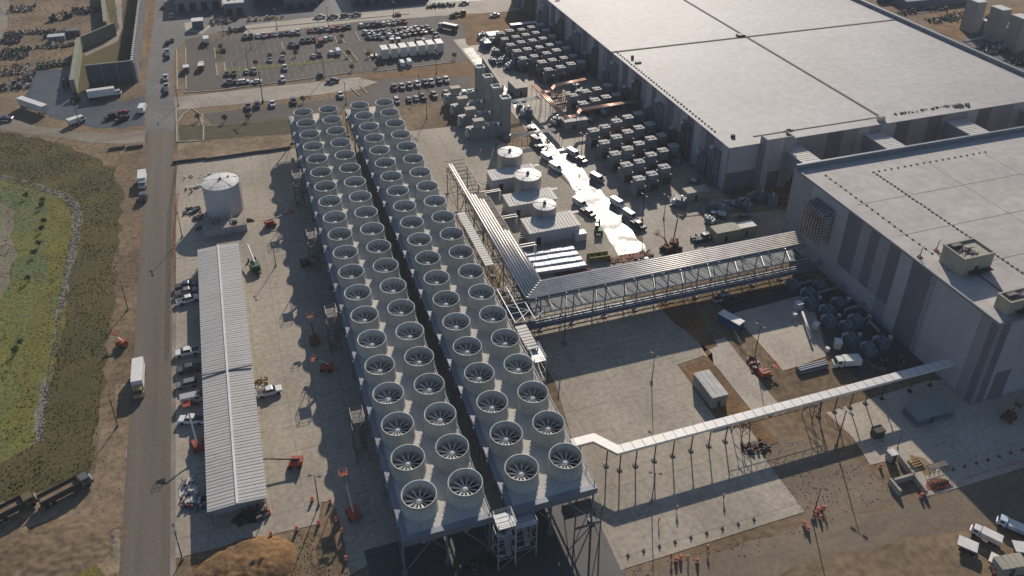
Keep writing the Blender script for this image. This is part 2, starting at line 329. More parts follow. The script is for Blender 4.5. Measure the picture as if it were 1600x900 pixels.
# kerb lines and stall lines of the car park
sheet('green_strip', [(355, 108), (395, 104), (470, 98), (545, 90), (546, 93), (470, 102), (395, 109), (356, 114)], grass_l, .3)
sheet('lot_island', [(334, 76), (345, 75), (349, 92), (338, 94)], grass_d)
sheet('lot_island', [(337, 99), (352, 98), (354, 112), (340, 121)], dirt)
sheet('lot_island', [(534, 78), (545, 77), (559, 96), (551, 99)], grass_d)
sheet('lot_island', [(523, 57), (534, 56), (539, 68), (528, 69)], grass_d)
sheet('lot_island', [(568, 78), (580, 77), (592, 92), (580, 95)], grass_d)
kb = MB()
def kline(p, q, wd=.5, h=.14):
    a = Vector(at(*p)); c = Vector(at(*q)); d = (c-a).normalized(); n_ = Vector((-d.y, d.x))*wd/2
    kb.prism([tuple(a-n_), tuple(c-n_), tuple(c+n_), tuple(a+n_)], 0, LAY[0]+h)
for p, q in [((400, 134), (545, 114)), ((585, 112), (720, 96)), ((288, 145), (345, 141)), ((345, 141), (395, 134)), ((276, 78), (277, 140)), ((290, 75), (291, 140)), ((340, 50), (640, 22)),
             ((533, 78), (550, 98)), ((545, 77), (560, 96)), ((337, 100), (340, 120)), ((350, 98), (352, 112)), ((568, 78), (580, 95)), ((335, 75), (337, 92)), ((523, 57), (527, 68)), ((533, 57), (539, 68)),
             ((440, 66), (443, 78)), ((555, 50), (563, 66)), ((275, 172), (276, 195)), ((315, 178), (318, 194)), ((548, 138), (562, 150)), ((562, 134), (575, 147)), ((277, 192), (286, 179)), ((286, 179), (300, 170)), ((300, 170), (311, 177)), ((311, 177), (316, 196)), ((276, 195), (277, 222)), ((277, 222), (318, 220)), ((318, 196), (318, 220))]: kline(p, q)
o = kb.build('kerb', kerbm); tag(o, kind='structure')
sb = MB()
zz = LAY[0]+.006
def stall_row(x0, x1, y, L=5.0, pitch=2.8):
    x = x0
    while x < x1: sb.add([(x-.07, y, zz), (x+.07, y, zz), (x+.07, y+L, zz), (x-.07, y+L, zz)], [(0, 1, 2, 3)]); x += pitch
for y, x0, x1 in ((402.5, -8, 100), (388, 2, 100), (380, 2, 50), (368, -4, 50), (362, -4, 50), (347, -4, 108), (354, -4, 60)): stall_row(x0, x1, y)
tag(sb.build('stall_lines', paint_l), kind='structure')
# mounds of soil
def mound(name, cx, cy, rx, ry, h, m, label, n=44, seed=1, rough=.35):
    from mathutils import noise
    b = MB(); vs = []; fs = []
    for j in range(n+1):
        for i in range(n+1):
            u, v_ = 2*i/n-1, 2*j/n-1; d = math.hypot(u, v_)
            g = max(0, 1-d*d)
            z = h*g*(1+rough*noise.noise(Vector((u*rx*.3+seed, v_*ry*.3, seed))))+rough*.5*noise.noise(Vector((u*rx*.9, v_*ry*.9+seed, 2)))*min(1, g*3)
            vs.append((cx+u*rx, cy+v_*ry, max(-.2, z-.1)))
    for j in range(n):
        for i in range(n): fs.append((j*(n+1)+i, j*(n+1)+i+1, (j+1)*(n+1)+i+1, (j+1)*(n+1)+i))
    b.add(vs, fs); o = b.build(name, m); tag(o, label, 'soil heap'); return o
x, y = at(385, 885); mound('soil_heap', x, y, 9.5, 6.5, 2.4, dirt_o, 'orange brown soil heap below the long ribbed shed at the slab corner')
x, y = at(75, 862); mound('mud_mound', x, y, 15, 8, .8, dirt, 'broad rutted mud mound beside the parked dump trucks at the grass edge', seed=5, rough=.3)
x, y = at(180, 845); mound('gravel_heap', x, y, 1.2, 4.5, .5, sand, 'long pale gravel heap between the mud and the asphalt road', seed=8)
x, y = at(290, 65); 
# ================================================================ air coolers
DZ, RZ = 10.6, 3.45
FY = [105.8+9.143*k for k in range(20)]
def stack_mesh():
    b = MB()
    b.lathe([(3.5, 0), (3.42, .25), (3.28, 1.0), (3.2, 2.0), (3.18, RZ-.12), (3.3, RZ-.12), (3.3, RZ), (3.1, RZ), (3.06, 2.0), (3.1, .7), (3.3, 0)], 40)
    for k in range(24):
        a = 2*PI*k/24
        c, s_ = math.cos(a), math.sin(a)
        for z in (.5, 1.1, 1.7, 2.3): b.tube((c*3.2, s_*3.2, z), (c*3.5, s_*3.5, z), .045, 4)
    return b
def fan_mesh():
    b = MB()
    for k in range(12):
        a = 2*PI*k/12; c, s_ = math.cos(a), math.sin(a)
        def P(r, t, z): return (c*r-s_*t, s_*r+c*t, z)
        b.add([P(.45, -.12, .05), P(.45, .12, -.05), P(2.95, .24, -.06), P(2.95, -.24, .1), P(.45, -.12, .0), P(.45, .12, -.1), P(2.95, .24, -.11), P(2.95, -.24, .05)],
              [(0, 1, 2, 3), (7, 6, 5, 4), (0, 4, 5, 1), (1, 5, 6, 2), (2, 6, 7, 3), (3, 7, 4, 0)])
    return b
def fan_hub():
    return MB().lathe([(.01, .32), (.3, .3), (.62, .16), (.66, -.15), (.01, -.15)], 20)
bladem = mat('fan_blade', (.62, .62, .59), (.52, .52, .5), 1, .5, fine=.05, rnd=.08)
dk = mat('cooler_interior_shade', (.022, .024, .028), (.03, .03, .034), 1, .9)  # near-black colour stands for the shade inside the cooler
def cooler(x0, x1, xs, name, label, mirror):
    root = thing(name, label, 'air cooler', (x0, 100.5, 0))
    def P(mb, nm, m, smooth=False): return mb.build(nm, m, root, smooth)
    L = 184.0; W = x1-x0
    # solid deck; near-black discs inside the stacks paint the shade below the fans
    d = MB(); d.box(0, W, 0, L, DZ-.25, DZ); P(d, 'deck', deckm)
    g = MB(); g.box(-.15, .95, -.2, L, DZ-1.1, DZ+.3); g.box(-.15, W+.1, -1.3, -.2, DZ-1.1, DZ+.35)
    for k in range(40): g.box(-.5, -.15, 2+k*4.6, 2.6+k*4.6, DZ-.9, DZ+.25)
    P(g, 'edge_duct', galv)
    f = MB()
    for k in range(0, 46): f.box(W+.0, W+.12, k*4, k*4+.12, DZ, DZ+1.0)
    f.box(W+.02, W+.1, 0, L, DZ+.95, DZ+1.02); f.box(W+.02, W+.1, 0, L, DZ+.5, DZ+.55); P(f, 'handrail', galv)
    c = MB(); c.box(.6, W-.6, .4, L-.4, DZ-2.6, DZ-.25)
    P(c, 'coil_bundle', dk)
    s_ = MB()
    for xx in (0, W):
        for k in range(21): s_.bar((xx, k*L/20, DZ-2.6), (xx, k*L/20, DZ-.3), .16)
        s_.bar((xx, 0, DZ-2.7), (xx, L, DZ-2.7), .25)
    s_.bar((0, 0, DZ-1.2), (W, 0, DZ-1.2), .25); s_.bar((0, 0, DZ-2.7), (W, 0, DZ-2.7), .22)
    for k in range(11): s_.bar((0, k*L/10, DZ-2.8), (W, k*L/10, DZ-2.8), .22)
    P(s_, 'beam', galv)
    v = MB()
    for k in range(11):
        y = k*L/10
        for xx in (0, W):
            if k < 10:
                v.bar((xx, y+.2, .8), (xx, y+L/20, DZ-2.8), .13); v.bar((xx, y+L/10-.2, .8), (xx, y+L/20, DZ-2.8), .13)
    v.bar((0.1, 0, .8), (W*.33, 0, DZ-2.8), .15); v.bar((W*.6, 0, .8), (W*.33, 0, DZ-2.8), .15)
    v.bar((W, 0, .8), (W*.68, 0, DZ-2.8), .15)
    P(v, 'brace', galv)
    base = None
    for k in range(11):
        for xx in (0, W*.5, W):
            if base is None:
                lm = MB(); lm.bar((0, 0, .5), (0, 0, DZ-1.2), .3); lm.box(-.55, .55, -.55, .55, 0, .55)
                base = lm.build('leg', galv, root); o = base
            else: o = copy_tree(base, root)
            o.location = (xx, k*L/10, 0)
    h = MB()
    for xx in (W*.25, W*.75): h.tube((xx, 1, DZ-4.2), (xx, L-1, DZ-4.2), .5, 10)
    for k in range(20): h.tube((W*.25, 5.3+k*9.14, DZ-4.2), (W*.75, 5.3+k*9.14, DZ-4.2), .22, 8)
    P(h, 'header_pipe', steel_l)
    # motors and junction boxes on the deck
    j = MB()
    for y in FY[:-1]:
        yy = y-100.5+4.57
        for xx in xs: j.box(xx-x0-.4, xx-x0+.5, yy-.25, yy+.35, DZ, DZ+.5)
    P(j, 'deck_box', galv)
    first = None
    for xx in xs:
        for y in FY:
            if first is None:
                first = stack_mesh().build('fan_stack', frp, root, smooth=False)
                first.data.polygons.foreach_set('use_smooth', [True]*len(first.data.polygons))
                w_ = MB().lathe([(.01, .06), (3.05, .06)], 32); w_.build('fan_well_shade', dk, first)
                fo = fan_mesh().build('fan', bladem, first); fo.location = (0, 0, 1.6)
                hb = fan_hub().build('hub', white, first, True); hb.location = (0, 0, 1.65)
                o = first
            else: o = copy_tree(first, root)
            o.location = (xx-x0, y-100.5, DZ); o.rotation_euler = (0, 0, random.uniform(0, .5))
    return root
a1 = cooler(15.6, 32.0, (20.1, 28.9), 'air_cooler', 'left one of two long raised decks carrying paired rows of grey fan stacks', 0)
a2 = cooler(35.5, 52.9, (40.0, 49.0), 'air_cooler', 'right one of two long raised fan stack decks, beside the pipe rack', 1)
# stair towers
def stair_tower(x, y, z, label, w_=2.6, l=3.6, m=steel, rz=0):
    t = thing('stair_tower', label, 'stair tower', (x, y, 0), rz, 'steel stair towers')
    b = MB()
    for sx in (-w_/2, w_/2):
        for sy in (-l/2, l/2): b.bar((sx, sy, 0), (sx, sy, z+1.1), .13)
    zz_ = 0; k = 0
    while zz_ < z+1:
        for sx in (-w_/2, w_/2): b.bar((sx, -l/2, zz_), (sx, l/2, zz_), .08)
        for sy in (-l/2, l/2): b.bar((-w_/2, sy, zz_), (w_/2, sy, zz_), .08)
        if zz_+2.8 < z+1:
            for sy in (-l/2, l/2): b.bar((-w_/2, sy, zz_), (w_/2, sy, zz_+2.8), .05)
        zz_ += 2.8
    b.build('frame', m, t)
    s = MB()
    for k in range(int(z/2.8)):
        z0 = k*2.8; sg = 1 if k % 2 else -1
        for q in range(12):
            yy = sg*(-l/2+.4+q*(l-.8)/12); s.box(sg*.1 if sg > 0 else -1.1, 1.1 if sg > 0 else -.1, yy, yy+.26, z0+q*2.8/12, z0+q*2.8/12+.05)
    s.build('steps', m, t)
    p = MB(); p.box(-w_/2, w_/2, -l/2, l/2, z-.1, z)
    p.build('platform', m, t)
    r = MB()
    for zz_ in (z+.55, z+1.1):
        for sx in (-w_/2, w_/2): r.bar((sx, -l/2, zz_), (sx, l/2, zz_), .07)
        for sy in (-l/2, l/2): r.bar((-w_/2, sy, zz_), (w_/2, sy, zz_), .07)
    r.build('handrail', m, t)
    return t
stair_tower(13.1, 239, 11.2, 'dark steel stair tower farthest up the left cooler deck edge')
stair_tower(13.1, 203.5, 11.2, 'dark steel stair tower on left cooler side, second from the far end')
stair_tower(13.1, 167.5, 11.2, 'dark steel stair tower on left cooler side, above the red boom lift group')
stair_tower(13.1, 131.5, 11.2, 'dark steel stair tower nearest the camera on the left cooler side')
stair_tower(33.9, 97.6, 11.2, 'grey steel stair tower at the near end between both fan decks', 3.4, 3.4, steel_l)
stair_tower(37.8, 98.2, 9.0, 'wide braced grey scaffold stair beside the near end stair platform', 4.2, 3.0, steel_l)
stair_tower(56.0, 140.5, 9.0, 'light steel stair landing on the right cooler side below the pipe bridge', 2.8, 5.5, steel_l)
b = MB(); b.box(-1.4, 1.4, -4.5, 4.5, 0, .12)
for k in range(8): b.box(-1.4, 1.4, -4.4+k*1.1, -4.0+k*1.1, .12, .2)
for sx in (-1.3, 1.3):
    for sy in (-4.2, 4.2): b.bar((sx, sy, -9), (sx, sy, 0), .12)
o = b.build('cooler_walkway', offwhite); o.location = (55.6, 146.0, 9.6); tag(o, 'pale slatted walkway platform beside the right fan deck under the pipe bridge', 'walkway')
b = MB(); b.box(-1.2, 1.2, -14, 14, 0, .15)
for k in range(24): b.box(-1.2, 1.2, -13.8+k*1.15, -13.4+k*1.15, .15, .22)
for k in range(5):
    for sx in (-1.1, 1.1): b.bar((sx, -13.5+k*6.75, -9.5), (sx, -13.5+k*6.75, 0), .14)
o = b.build('cooler_walkway', offwhite); o.location = (56.0, 190, 10.0); tag(o, 'long narrow slatted walkway between the right fan deck and the pipe rack', 'walkway')
# red braced front bay beside the right cooler
b = MB()
for x_ in (47.5, 52.9):
    for y_ in (96.5,): b.bar((x_, y_, 0), (x_, y_, 9), .2)
b.bar((47.5, 96.5, 4.5), (52.9, 96.5, 4.5), .18); b.bar((47.5, 96.5, 4.9), (52.9, 96.5, 4.9), .18, 0); b.bar((47.5, 96.5, 9), (52.9, 96.5, 9), .2)
b.bar((47.5, 96.5, 0), (50.2, 96.5, 9), .12); b.bar((52.9, 96.5, 0), (50.2, 96.5, 9), .12); b.bar((47.5, 96.5, 9), (47.5, 99.3, 9), .12); b.bar((52.9, 96.5, 9), (52.9, 99.3, 9), .12)
tag(b.build('braced_frame', steel), 'dark braced steel frame standing at the near right corner of the fan decks', 'steel frame')
# ================================================================ data halls
def hall(name, label, x0, x1, y0, y1, h, walls, roofm):
    t = thing(name, label, 'building', (x0, y0, 0))
    W, L = x1-x0, y1-y0
    b = MB(); b.box(0, W, 0, L, 0, h-.02, 0); b.build('wall', wall_b, t)
    b = MB(); b.box(-.05, W+.05, -.05, L+.05, h-.02, h+.12); b.build('roof', roofm, t)
    return t
H1 = hall('data_hall', 'far larger grey data hall with dark roof joints and vertical wall ducts', 146.3, 290, 206, 420, 16.3, None, roof1m)
H2 = hall('data_hall', 'near right beige roofed data hall with two roof penthouses and striped walls', 149.2, 330, 102.5, 177, 23.2, None, roof2m)
def panels(t, face, h, seq, z0=0.0, name='wall_panel'):
    """seq of (start, end, material index, zlow, zhigh)"""
    b = MB()
    for a, c, mi, zl, zh in seq:
        if face == 'x': b.box(-.12, 0, a, c, zl, zh, mi)
        else: b.box(a, c, -.12, 0, zl, zh, mi)
    return b.build(name, [wall_a, wall_b, wall_c], t)
# hall 1 left face: alternate panels, duct clusters
rr = random.Random(3)
seq = []; y = 0.3; k = 0
while y < 213:
    w_ = rr.choice((3.2, 4.2, 5.2)); seq.append((y, min(214, y+w_), (0, 1, 2, 1, 0, 2)[k % 6], .3, 16.2)); y += w_+.05; k += 1
panels(H1, 'x', 16, seq)
panels(H1, 'y', 16, [(.3, 11, 0, 7, 16.2), (.3, 11, 2, .2, 6.95), (22.2, 26, 0, .2, 16.2), (26.1, 32, 1, .2, 16.2), (38, 44, 2, .2, 16.2), (44.1, 50, 1, .2, 16.2), (50.1, 55, 0, .2, 16.2),
                     (60, 66, 0, .2, 16.2), (66.1, 72, 2, .2, 16.2), (72.1, 80, 1, .2, 16.2), (80.1, 86, 2, .2, 16.2), (97, 102, 0, .2, 16.2), (102.1, 108, 2, .2, 16.2), (108.1, 118, 1, .2, 16.2), (118.1, 143, 0, .2, 16.2)])
def duct_cluster(y, n, h, label=None):
    b = MB()
    for k in range(n):
        yy = y+k*1.5; b.tube((-1.0, yy, .3), (-1.0, yy, h), .42, 8); b.tube((-1.0, yy, h), (-.1, yy, h+.5), .42, 8)
    return b
y = 4.0; k = 0
tops = MB()
while y < 208:
    for n, h in ((4, 12.8), (4, 7.4)):
        duct_cluster(y, n, h+rr.uniform(-.6, .6)).build('wall_duct', steel if k % 2 else galv, H1); y += n*1.5+1.2
        tops.box(-1.7, -.4, y-3.6, y-2.6, h-.1, h+.75)
    y += 5.2; k += 1
tops.build('duct_cowl', offwhite, H1)
b = MB(); b.box(11.8, 22.0, -3.0, .6, 0, 18.0); b.build('stair_block', wall_b, H1)
b = MB(); b.box(12.1, 21.7, -2.7, .4, 18.0, 18.05); b.build('stair_block_roof', roof1m, H1)
panels(H1, 'y', 0, [])
b = MB()
b.box(11.8, 12.3, -3.02, .6, 18, 18.9); b.box(21.5, 22, -3.02, .6, 18, 18.9); b.box(12.3, 21.5, -3.0, -2.6, 18, 18.9); b.build('coping', wall_b, H1)
b = MB(); b.box(11.6, 14, -3.12, -3.0, .2, 18.8, 0); b.box(14.1, 18.4, -3.12, -3.0, 7, 18.8, 0); b.box(18.5, 22, -3.12, -3.0, .2, 18.8, 1); b.box(14.1, 18.4, -3.12, -3.0, .2, 6.9, 2)
b.build('wall_panel', [wall_a, wall_b, wall_c], H1)
b = MB(); b.box(0, 143.7, 88.9, 89.9, 16.42, 16.6); b.box(62.6, 63.6, 5, 88.9, 16.42, 16.6); b.box(62.6, 63.6, 89.9, 214, 16.42, 16.6); b.box(12, 62.6, 4.6, 5.1, 16.42, 16.55)
b.build('roof_joint', seam, H1)
b = MB(); b.box(142.4, 143.8, 0, 214, 16.42, 18.0); b.box(140, 143.8, -.1, .6, 16.42, 16.9); b.build('parapet', galv, H1)  # blue-grey parapet colour also holds the shade along the roof edge
def scatter_parts(name, m, root, pts, sx, sy, sz, z):
    base = None
    for x, y in pts:
        if base is None: base = MB().box(-sx/2, sx/2, -sy/2, sy/2, 0, sz).build(name, m, root); o = base
        else: o = copy_tree(base, root)
        o.location = (x, y, z); o.rotation_euler = (0, 0, random.uniform(-.3, .3))
scatter_parts('roof_anchor', seam, H1, [(142, 4+k*8.6) for k in range(24)]+[(1.7+.06*(k % 3), 12+k*2.1) for k in range(38)], .5, .7, .3, 16.42)
def rooftop(name, px, py, h, sx, sy, sz, m, label, cat='roof unit', rz=0):
    x, y = at(px, py, h)
    b = MB(); b.box(-sx/2, sx/2, -sy/2, sy/2, 0, sz)
    for k in range(4): b.box(-sx/2+.1+k*sx/4, -sx/2+.25+k*sx/4, -sy/2-.05, sy/2+.05, sz, sz+.12)
    b.bar((sx*.3, 0, sz), (sx*.3, 0, sz+.5), .06)
    o = b.build(name, m); o.location = (x, y, h+.13); o.rotation_euler = (0, 0, rz); return tag(o, label, cat)
rooftop('roof_unit', 988, 92, 16.3, .9, .9, 1.2, steel_d, 'small dark box near the roof joint on the far hall edge')
rooftop('roof_unit', 997, 99, 16.3, 2.6, 1, .5, steel_d, 'low dark bundle on the far hall roof near its left edge')
rooftop('roof_unit', 1145, 215, 16.3, 1.2, 1.0, .8, steel_d, 'small dark box near the front corner of the far hall roof')
rooftop('roof_unit', 1157, 56, 16.5, 3.4, 2.4, .6, steel, 'grey plate where the two dark roof joints cross')
rooftop('roof_unit', 1376, 188, 16.3, 2.6, 1.4, 1.4, offwhite, 'white cylinder-topped box at the front edge of the far hall roof')
rooftop('roof_unit', 871, 2, 16.3, 2.2, .6, .3, steel_d, 'small dark bar at the far left end of the big roof')
def debris(name, px, py, h, L, W, n, label, m, cat='materials', rz=0, seed=1, hh=.7):
    if name == 'site_materials': n = int(n*1.8)
    rr = random.Random(seed); b = MB(); x, y = at(px, py, h)
    if h < 1 and name != 'white_sack_row': b.prism([((L/2+.4)*math.cos(k*PI/7)*rr.uniform(.8, 1.1), (W/2+.4)*math.sin(k*PI/7)*rr.uniform(.8, 1.1)) for k in range(14)], 0, .06, 0)
    for k in range(n):
        u = rr.uniform(-L/2, L/2); v = rr.uniform(-W/2, W/2); s_ = rr.uniform(.12, .5)*min(1, W*.8); a = rr.uniform(0, PI)
        c, s2 = math.cos(a), math.sin(a); l = s_*rr.uniform(1, 3.5)
        pl = [(u+c*l*i-s2*s_*.5*j, v+s2*l*i+c*s_*.5*j) for i, j in ((-.5, -1), (.5, -1), (.5, 1), (-.5, 1))]
        b.prism(pl, 0, rr.uniform(.15, hh), rr.randrange(len(m)))
    o = b.build(name, m); o.location = (x, y, (h+.13) if h > 1 else LAY[0]); o.rotation_euler = (0, 0, rz); return tag(o, label, cat)
debris('material_pile', 1502, 166, 16.3, 7, 2.5, 40, 'dark heap of roofing material on the far hall front edge', [steel_d, seam])
debris('material_row', 1440, 173, 16.3, 24, 1.0, 40, 'thin line of dark roofing material along the far hall front edge', [steel_d, seam], rz=.02, seed=2)
debris('material_pile', 1232, 206, 18.0, 3.5, 1.2, 18, 'small dark pile beside the raised stair block roof of the far hall', [steel_d, seam], seed=3)
# bridges between the halls
for i, (x0, x1, lb) in enumerate(((166.6, 173.2, 'leftmost'), (199.4, 206.6, 'second from left'), (234.2, 242.2, 'third from left'), (268.5, 276.0, 'rightmost'))):
    t = thing('link_bridge', f'pale ribbed enclosed bridge between the two halls, {lb} of four', 'link bridge', (x0, 177, 0), 0, 'link bridges between the halls')
    b = MB(); b.box(0, x1-x0, 0, 28.8, 7.5, 13.4); b.build('side_wall', wall_b, t)
    b = MB(); b.box(-.15, x1-x0+.15, 0, 28.8, 13.4, 13.6)
    for k in range(24): b.box(-.15, x1-x0+.15, .5+k*1.2, .75+k*1.2, 13.6, 13.7)
    b.build('roof', offwhite, t)
    b = MB()
    for k in range(3):
        for xx in (.3, x1-x0-.7): b.box(xx, xx+.4, 6+k*8, 6.4+k*8, 0, 7.5)
    b.build('leg', steel, t)
# hall 2 faces
top_y = [196, 176.6, 165, 158, 152, 147.5, 142, 137.6, 133.5, 129.0, 125.3, 121.2, 116.8, 110.0, 107.0, 102.6]
pat = [1, 0, 0, 2, 1, 2, 1, 2, 0, 2, 1, 0, 0, 0, 1, 2]
seq = []
ys = [177, 168, 160.5, 152.6, 147.2, 143.6, 140.4, 136.6, 132.8, 128.6, 122.4, 120.8, 107, 104.2, 102.6]
ms = [1, 0, 0, 2, 1, 2, 1, 2, 0, 2, 1, 0, 1, 2]
for i in range(len(ys)-1):
    lo = .3
    if 3 <= i <= 7: lo = 6.5
    seq.append((ys[i+1]-102.5+.03, ys[i]-102.5-.03, ms[i], lo, 23.1))
seq.append((136.7-102.5, 152.6-102.5, 0, .3, 6.45))
panels(H2, 'x', 23, seq)
panels(H2, 'y', 23, [(0.05, 1.2, 1, .2, 23.1), (1.3, 3.4, 2, .2, 23.1), (3.5, 9, 0, 8.5, 23.1), (3.5, 4.6, 0, .2, 8.45), (4.7, 9, 2, .2, 8.45), (9.1, 20, 0, .2, 23.1), (20.1, 28, 1, .2, 23.1), (28.1, 60, 0, .2, 23.1)])  # dark strip next to the corner paints the shade of a recess
b = MB(); b.box(0, 180.8, 73.7, 74.45, 23.32, 25.0); b.box(-.1, .25, 0, 73.7, 23.32, 23.75); b.box(.25, 180, 0, .35, 23.32, 23.75); b.build('parapet', galv, H2)
bp = []
def dots(x0, y0, x1, y1, s_):
    n = int(math.hypot(x1-x0, y1-y0)/s_)
    for k in range(n+1): bp.append((x0+(x1-x0)*k/n+random.uniform(-.1, .1), y0+(y1-y0)*k/n))
dots(20.7, 66, 20.9, 8, 1.45); dots(6.1, 68.5, 6.2, 27, 2.1); dots(22.5, 66, 62, 66.2, 2.2); dots(19, 28, 8, 26.5, 2.4)
scatter_parts('ballast_block', seam, H2, bp[:98], .55, .38, .22, 23.32)
b = MB(); b.box(20.75, 20.9, 8, 66, 23.32, 23.4); b.box(6.1, 6.2, 27, 68.5, 23.32, 23.36); b.build('cable', seam, H2)
b = MB()
for x in (40, 61, 90): b.box(x, x+.12, 4, 70, 23.322, 23.34)
for y in (20, 36, 52): b.box(4, 170, y, y+.14, 23.322, 23.345)
b.box(10, 10.35, 2, 18.5, 23.32, 23.5); b.box(21.0, 21.35, .5, 8, 23.32, 23.6)
b.build('roof_seam', seam, H2)
def penthouse(x, y, sx, sy, h, label):
    t = thing('roof_penthouse', label, 'roof unit', (x, y, 23.33))
    b = MB(); b.box(0, sx, 0, sy, 0, h); b.build('body', beige, t)
    b = MB(); b.box(-.1, .3, -.1, sy+.1, h, h+.5); b.box(sx-.3, sx+.1, -.1, sy+.1, h, h+.5); b.box(.3, sx-.3, -.1, .3, h, h+.5); b.box(.3, sx-.3, sy-.3, sy+.1, h, h+.5); b.build('coping', beige, t)
    b = MB()
    for k in range(12): b.tube((random.uniform(.8, sx*.6), random.uniform(.8, sy-1), h+.1), (random.uniform(1, sx*.7), random.uniform(1, sy-1), h+.6), .13, 6)
    b.box(1, 3.6, sy-2, sy-1, h, h+.9); b.build('rooftop_gear', steel, t)
    b = MB(); b.box(sx*.45, sx*.45+1.0, -.08, 0, 0, 2.1); b.build('door', steel_d, t)
    b = MB(); b.box(sx*.2, sx*.95, -1.5, -.1, .9, 1.0); b.build('awning', steel_d, t)
penthouse(154.6, 119.8, 9.2, 6.6, 4.4, 'pale beige penthouse with pipe gear on the near hall roof')
penthouse(153.2, 104.6, 9.5, 3.6, 3.2, 'beige penthouse at the near front corner of the near hall roof')
for px, py in ((1437, 402), (1463, 392)):
    x, y = at(px, py, 23.3); b = MB(); b.bar((0, 0, 0), (0, 0, 2.6), .16); b.bar((0, 0, 2.5), (1.0, .3, 3.0), .12); b.box(-.5, .5, -.5, .5, 0, .25); b.bar((0, 0, 1.2), (-.5, .2, .3), .1)
    o = b.build('roof_davit', rust); o.location = (x, y, 23.33); tag(o, 'dark rusty davit arm near the roof edge, '+('left of the pair' if px < 1450 else 'right of the pair by the penthouse'), 'davit')
# coil rack hung on the near hall wall
t = thing('pipe_riser_rack', 'rust red rack of stacked pipe bends mounted on the near hall wall', 'pipe rack', (149.2, 158, 0))
b = MB()
for k in range(7):
    for j in range(9): b.tube((-3.4, k*1.15, 11+j*.9), (-.2, k*1.15, 11+j*.9), .3, 6)
b.build('pipe_stub', steel_l, t)
b = MB()
for k in range(8):
    b.bar((-3.5, k*1.15-.55, 9.5), (-3.5, k*1.15-.55, 19.4), .14); b.bar((-.3, k*1.15-.55, 9.5), (-.3, k*1.15-.55, 19.4), .14)
for j in range(10): b.bar((-3.5, -.6, 10.5+j*.95), (-3.5, 7.6, 10.5+j*.95), .12)
b.build('frame', rust, t)
b = MB()
for k in range(7): b.tube((-3.6, k*1.15, 18.6), (-3.0, k*1.15, 19.8), .42, 8); b.tube((-3.0, k*1.15, 19.8), (-.2, k*1.15, 20.2), .42, 8)
b.build('pipe_bend', galv, t)
# ================================================================ pipe rack (L shaped)
t = thing('pipe_rack', 'tall L-shaped steel rack carrying eight silver pipes from the yard to the near hall', 'pipe rack', (59.8, 158.4, 0))
RH = 10.0
# local: leg A runs +y from 0 to 74 with x 0..6.5 ; leg B runs +x to 83, y -7..6.2
b = MB()
npipe = 8; starts = [74.5, 74.0, 54.0, 53.5, 50.5, 50.0, 32.0, 31.5]
pp = []
for k in range(npipe):
    o_ = .5+k*.78; zz_ = RH+.55
    pts = [(o_, starts[k], zz_), (o_, o_+.6, zz_), (o_+.6, o_, zz_), (83.2, o_, zz_)]
    q = MB(); q.path(pts, .29, 8); q.build('pipe', pipem, t, True)
for k in range(1, 8):
    pass
s_ = MB()
for y in range(0, 78, 5):
    yy = min(y, 75); x1 = 6.8 if yy < 56 else 6.2
    s_.bar((-.2, yy, RH), (x1, yy, RH), .16); s_.bar((-.2, yy, RH-2.6), (x1, yy, RH-2.6), .14)
    if yy > 45: s_.bar((-.2, yy+2.5, RH), (x1, yy+2.5, RH), .14)
s_.bar((-.2, 0, RH), (-.2, 75, RH), .2); s_.bar((6.8, 0, RH), (6.8, 52, RH), .2); s_.bar((6.2, 52, RH), (6.2, 75, RH), .2)
s_.bar((-.2, 0, RH-2.6), (-.2, 75, RH-2.6), .16); s_.bar((6.6, 0, RH-2.6), (6.6, 75, RH-2.6), .16)
for k in range(0, 15): s_.bar((-.2, k*5, RH-2.6), (-.2, k*5+2.5, RH), .1); s_.bar((-.2, k*5+5, RH-2.6), (-.2, k*5+2.5, RH), .1)
for k in range(0, 15): s_.bar((6.6, k*5, RH-2.6), (6.6, k*5+2.5, RH), .1)
s_.build('side_truss', steel, t)
# leg B: wide lattice floor below the pipes, sunlit from behind
s_ = MB()
ZL = RH-4.2
for yy in (-.6, 7.4): s_.bar((-5.5, yy, ZL), (84, yy, ZL), .24); s_.bar((-5.5, yy, ZL-1.3), (84, yy, ZL-1.3), .18)
for yy in (-.1, 7.2): s_.bar((-.2, yy, RH), (84, yy, RH), .22)
for k in range(0, 11):
    x = -.6+k*8.4; s_.bar((x, -.6, ZL), (x, 7.4, ZL), .16)
    for q in (0, 2.8, 5.6): s_.bar((x+q, -.6, ZL-1.3), (x+q, -.6, ZL), .1)
    if k < 10: s_.bar((x, 7.4, ZL), (x+3.2, -.6, ZL), .16); s_.bar((x+6.4, 7.4, ZL), (x+3.2, -.6, ZL), .16); s_.bar((x+4.8, 7.4, ZL), (x+7.4, -.6, ZL), .13)
for xx in (-5.2, -2.7, -.2): s_.bar((xx, -7, RH), (xx, 7.2, RH), .2)
for yy in (-7, -3.4, 0, 3.6, 7.2): s_.bar((-5.2, yy, RH), (-.2, yy, RH), .2)
s_.bar((-5.2, -7, RH), (-.2, -3.4, RH), .12); s_.bar((-5.2, 0, RH), (-.2, -3.4, RH), .12); s_.bar((-5.2, 7.2, RH), (-.2, 3.6, RH), .12); s_.bar((-.2, -7, RH), (6, -.6, RH-2), .16)
s_.build('white_truss', steel_l, t)
s_ = MB()
for k in range(0, 84, 2): s_.box(k, k+.12, .9, 6.9, RH+.1, RH+.18)
s_.box(0, 83, -.35, .25, RH-.2, RH-.02)
for k in range(49): s_.box(k*1.7, k*1.7+.75, .25, .95, RH-.1, RH)  # spaced blocks shaped to let dotted sunlight through the rack's shadow
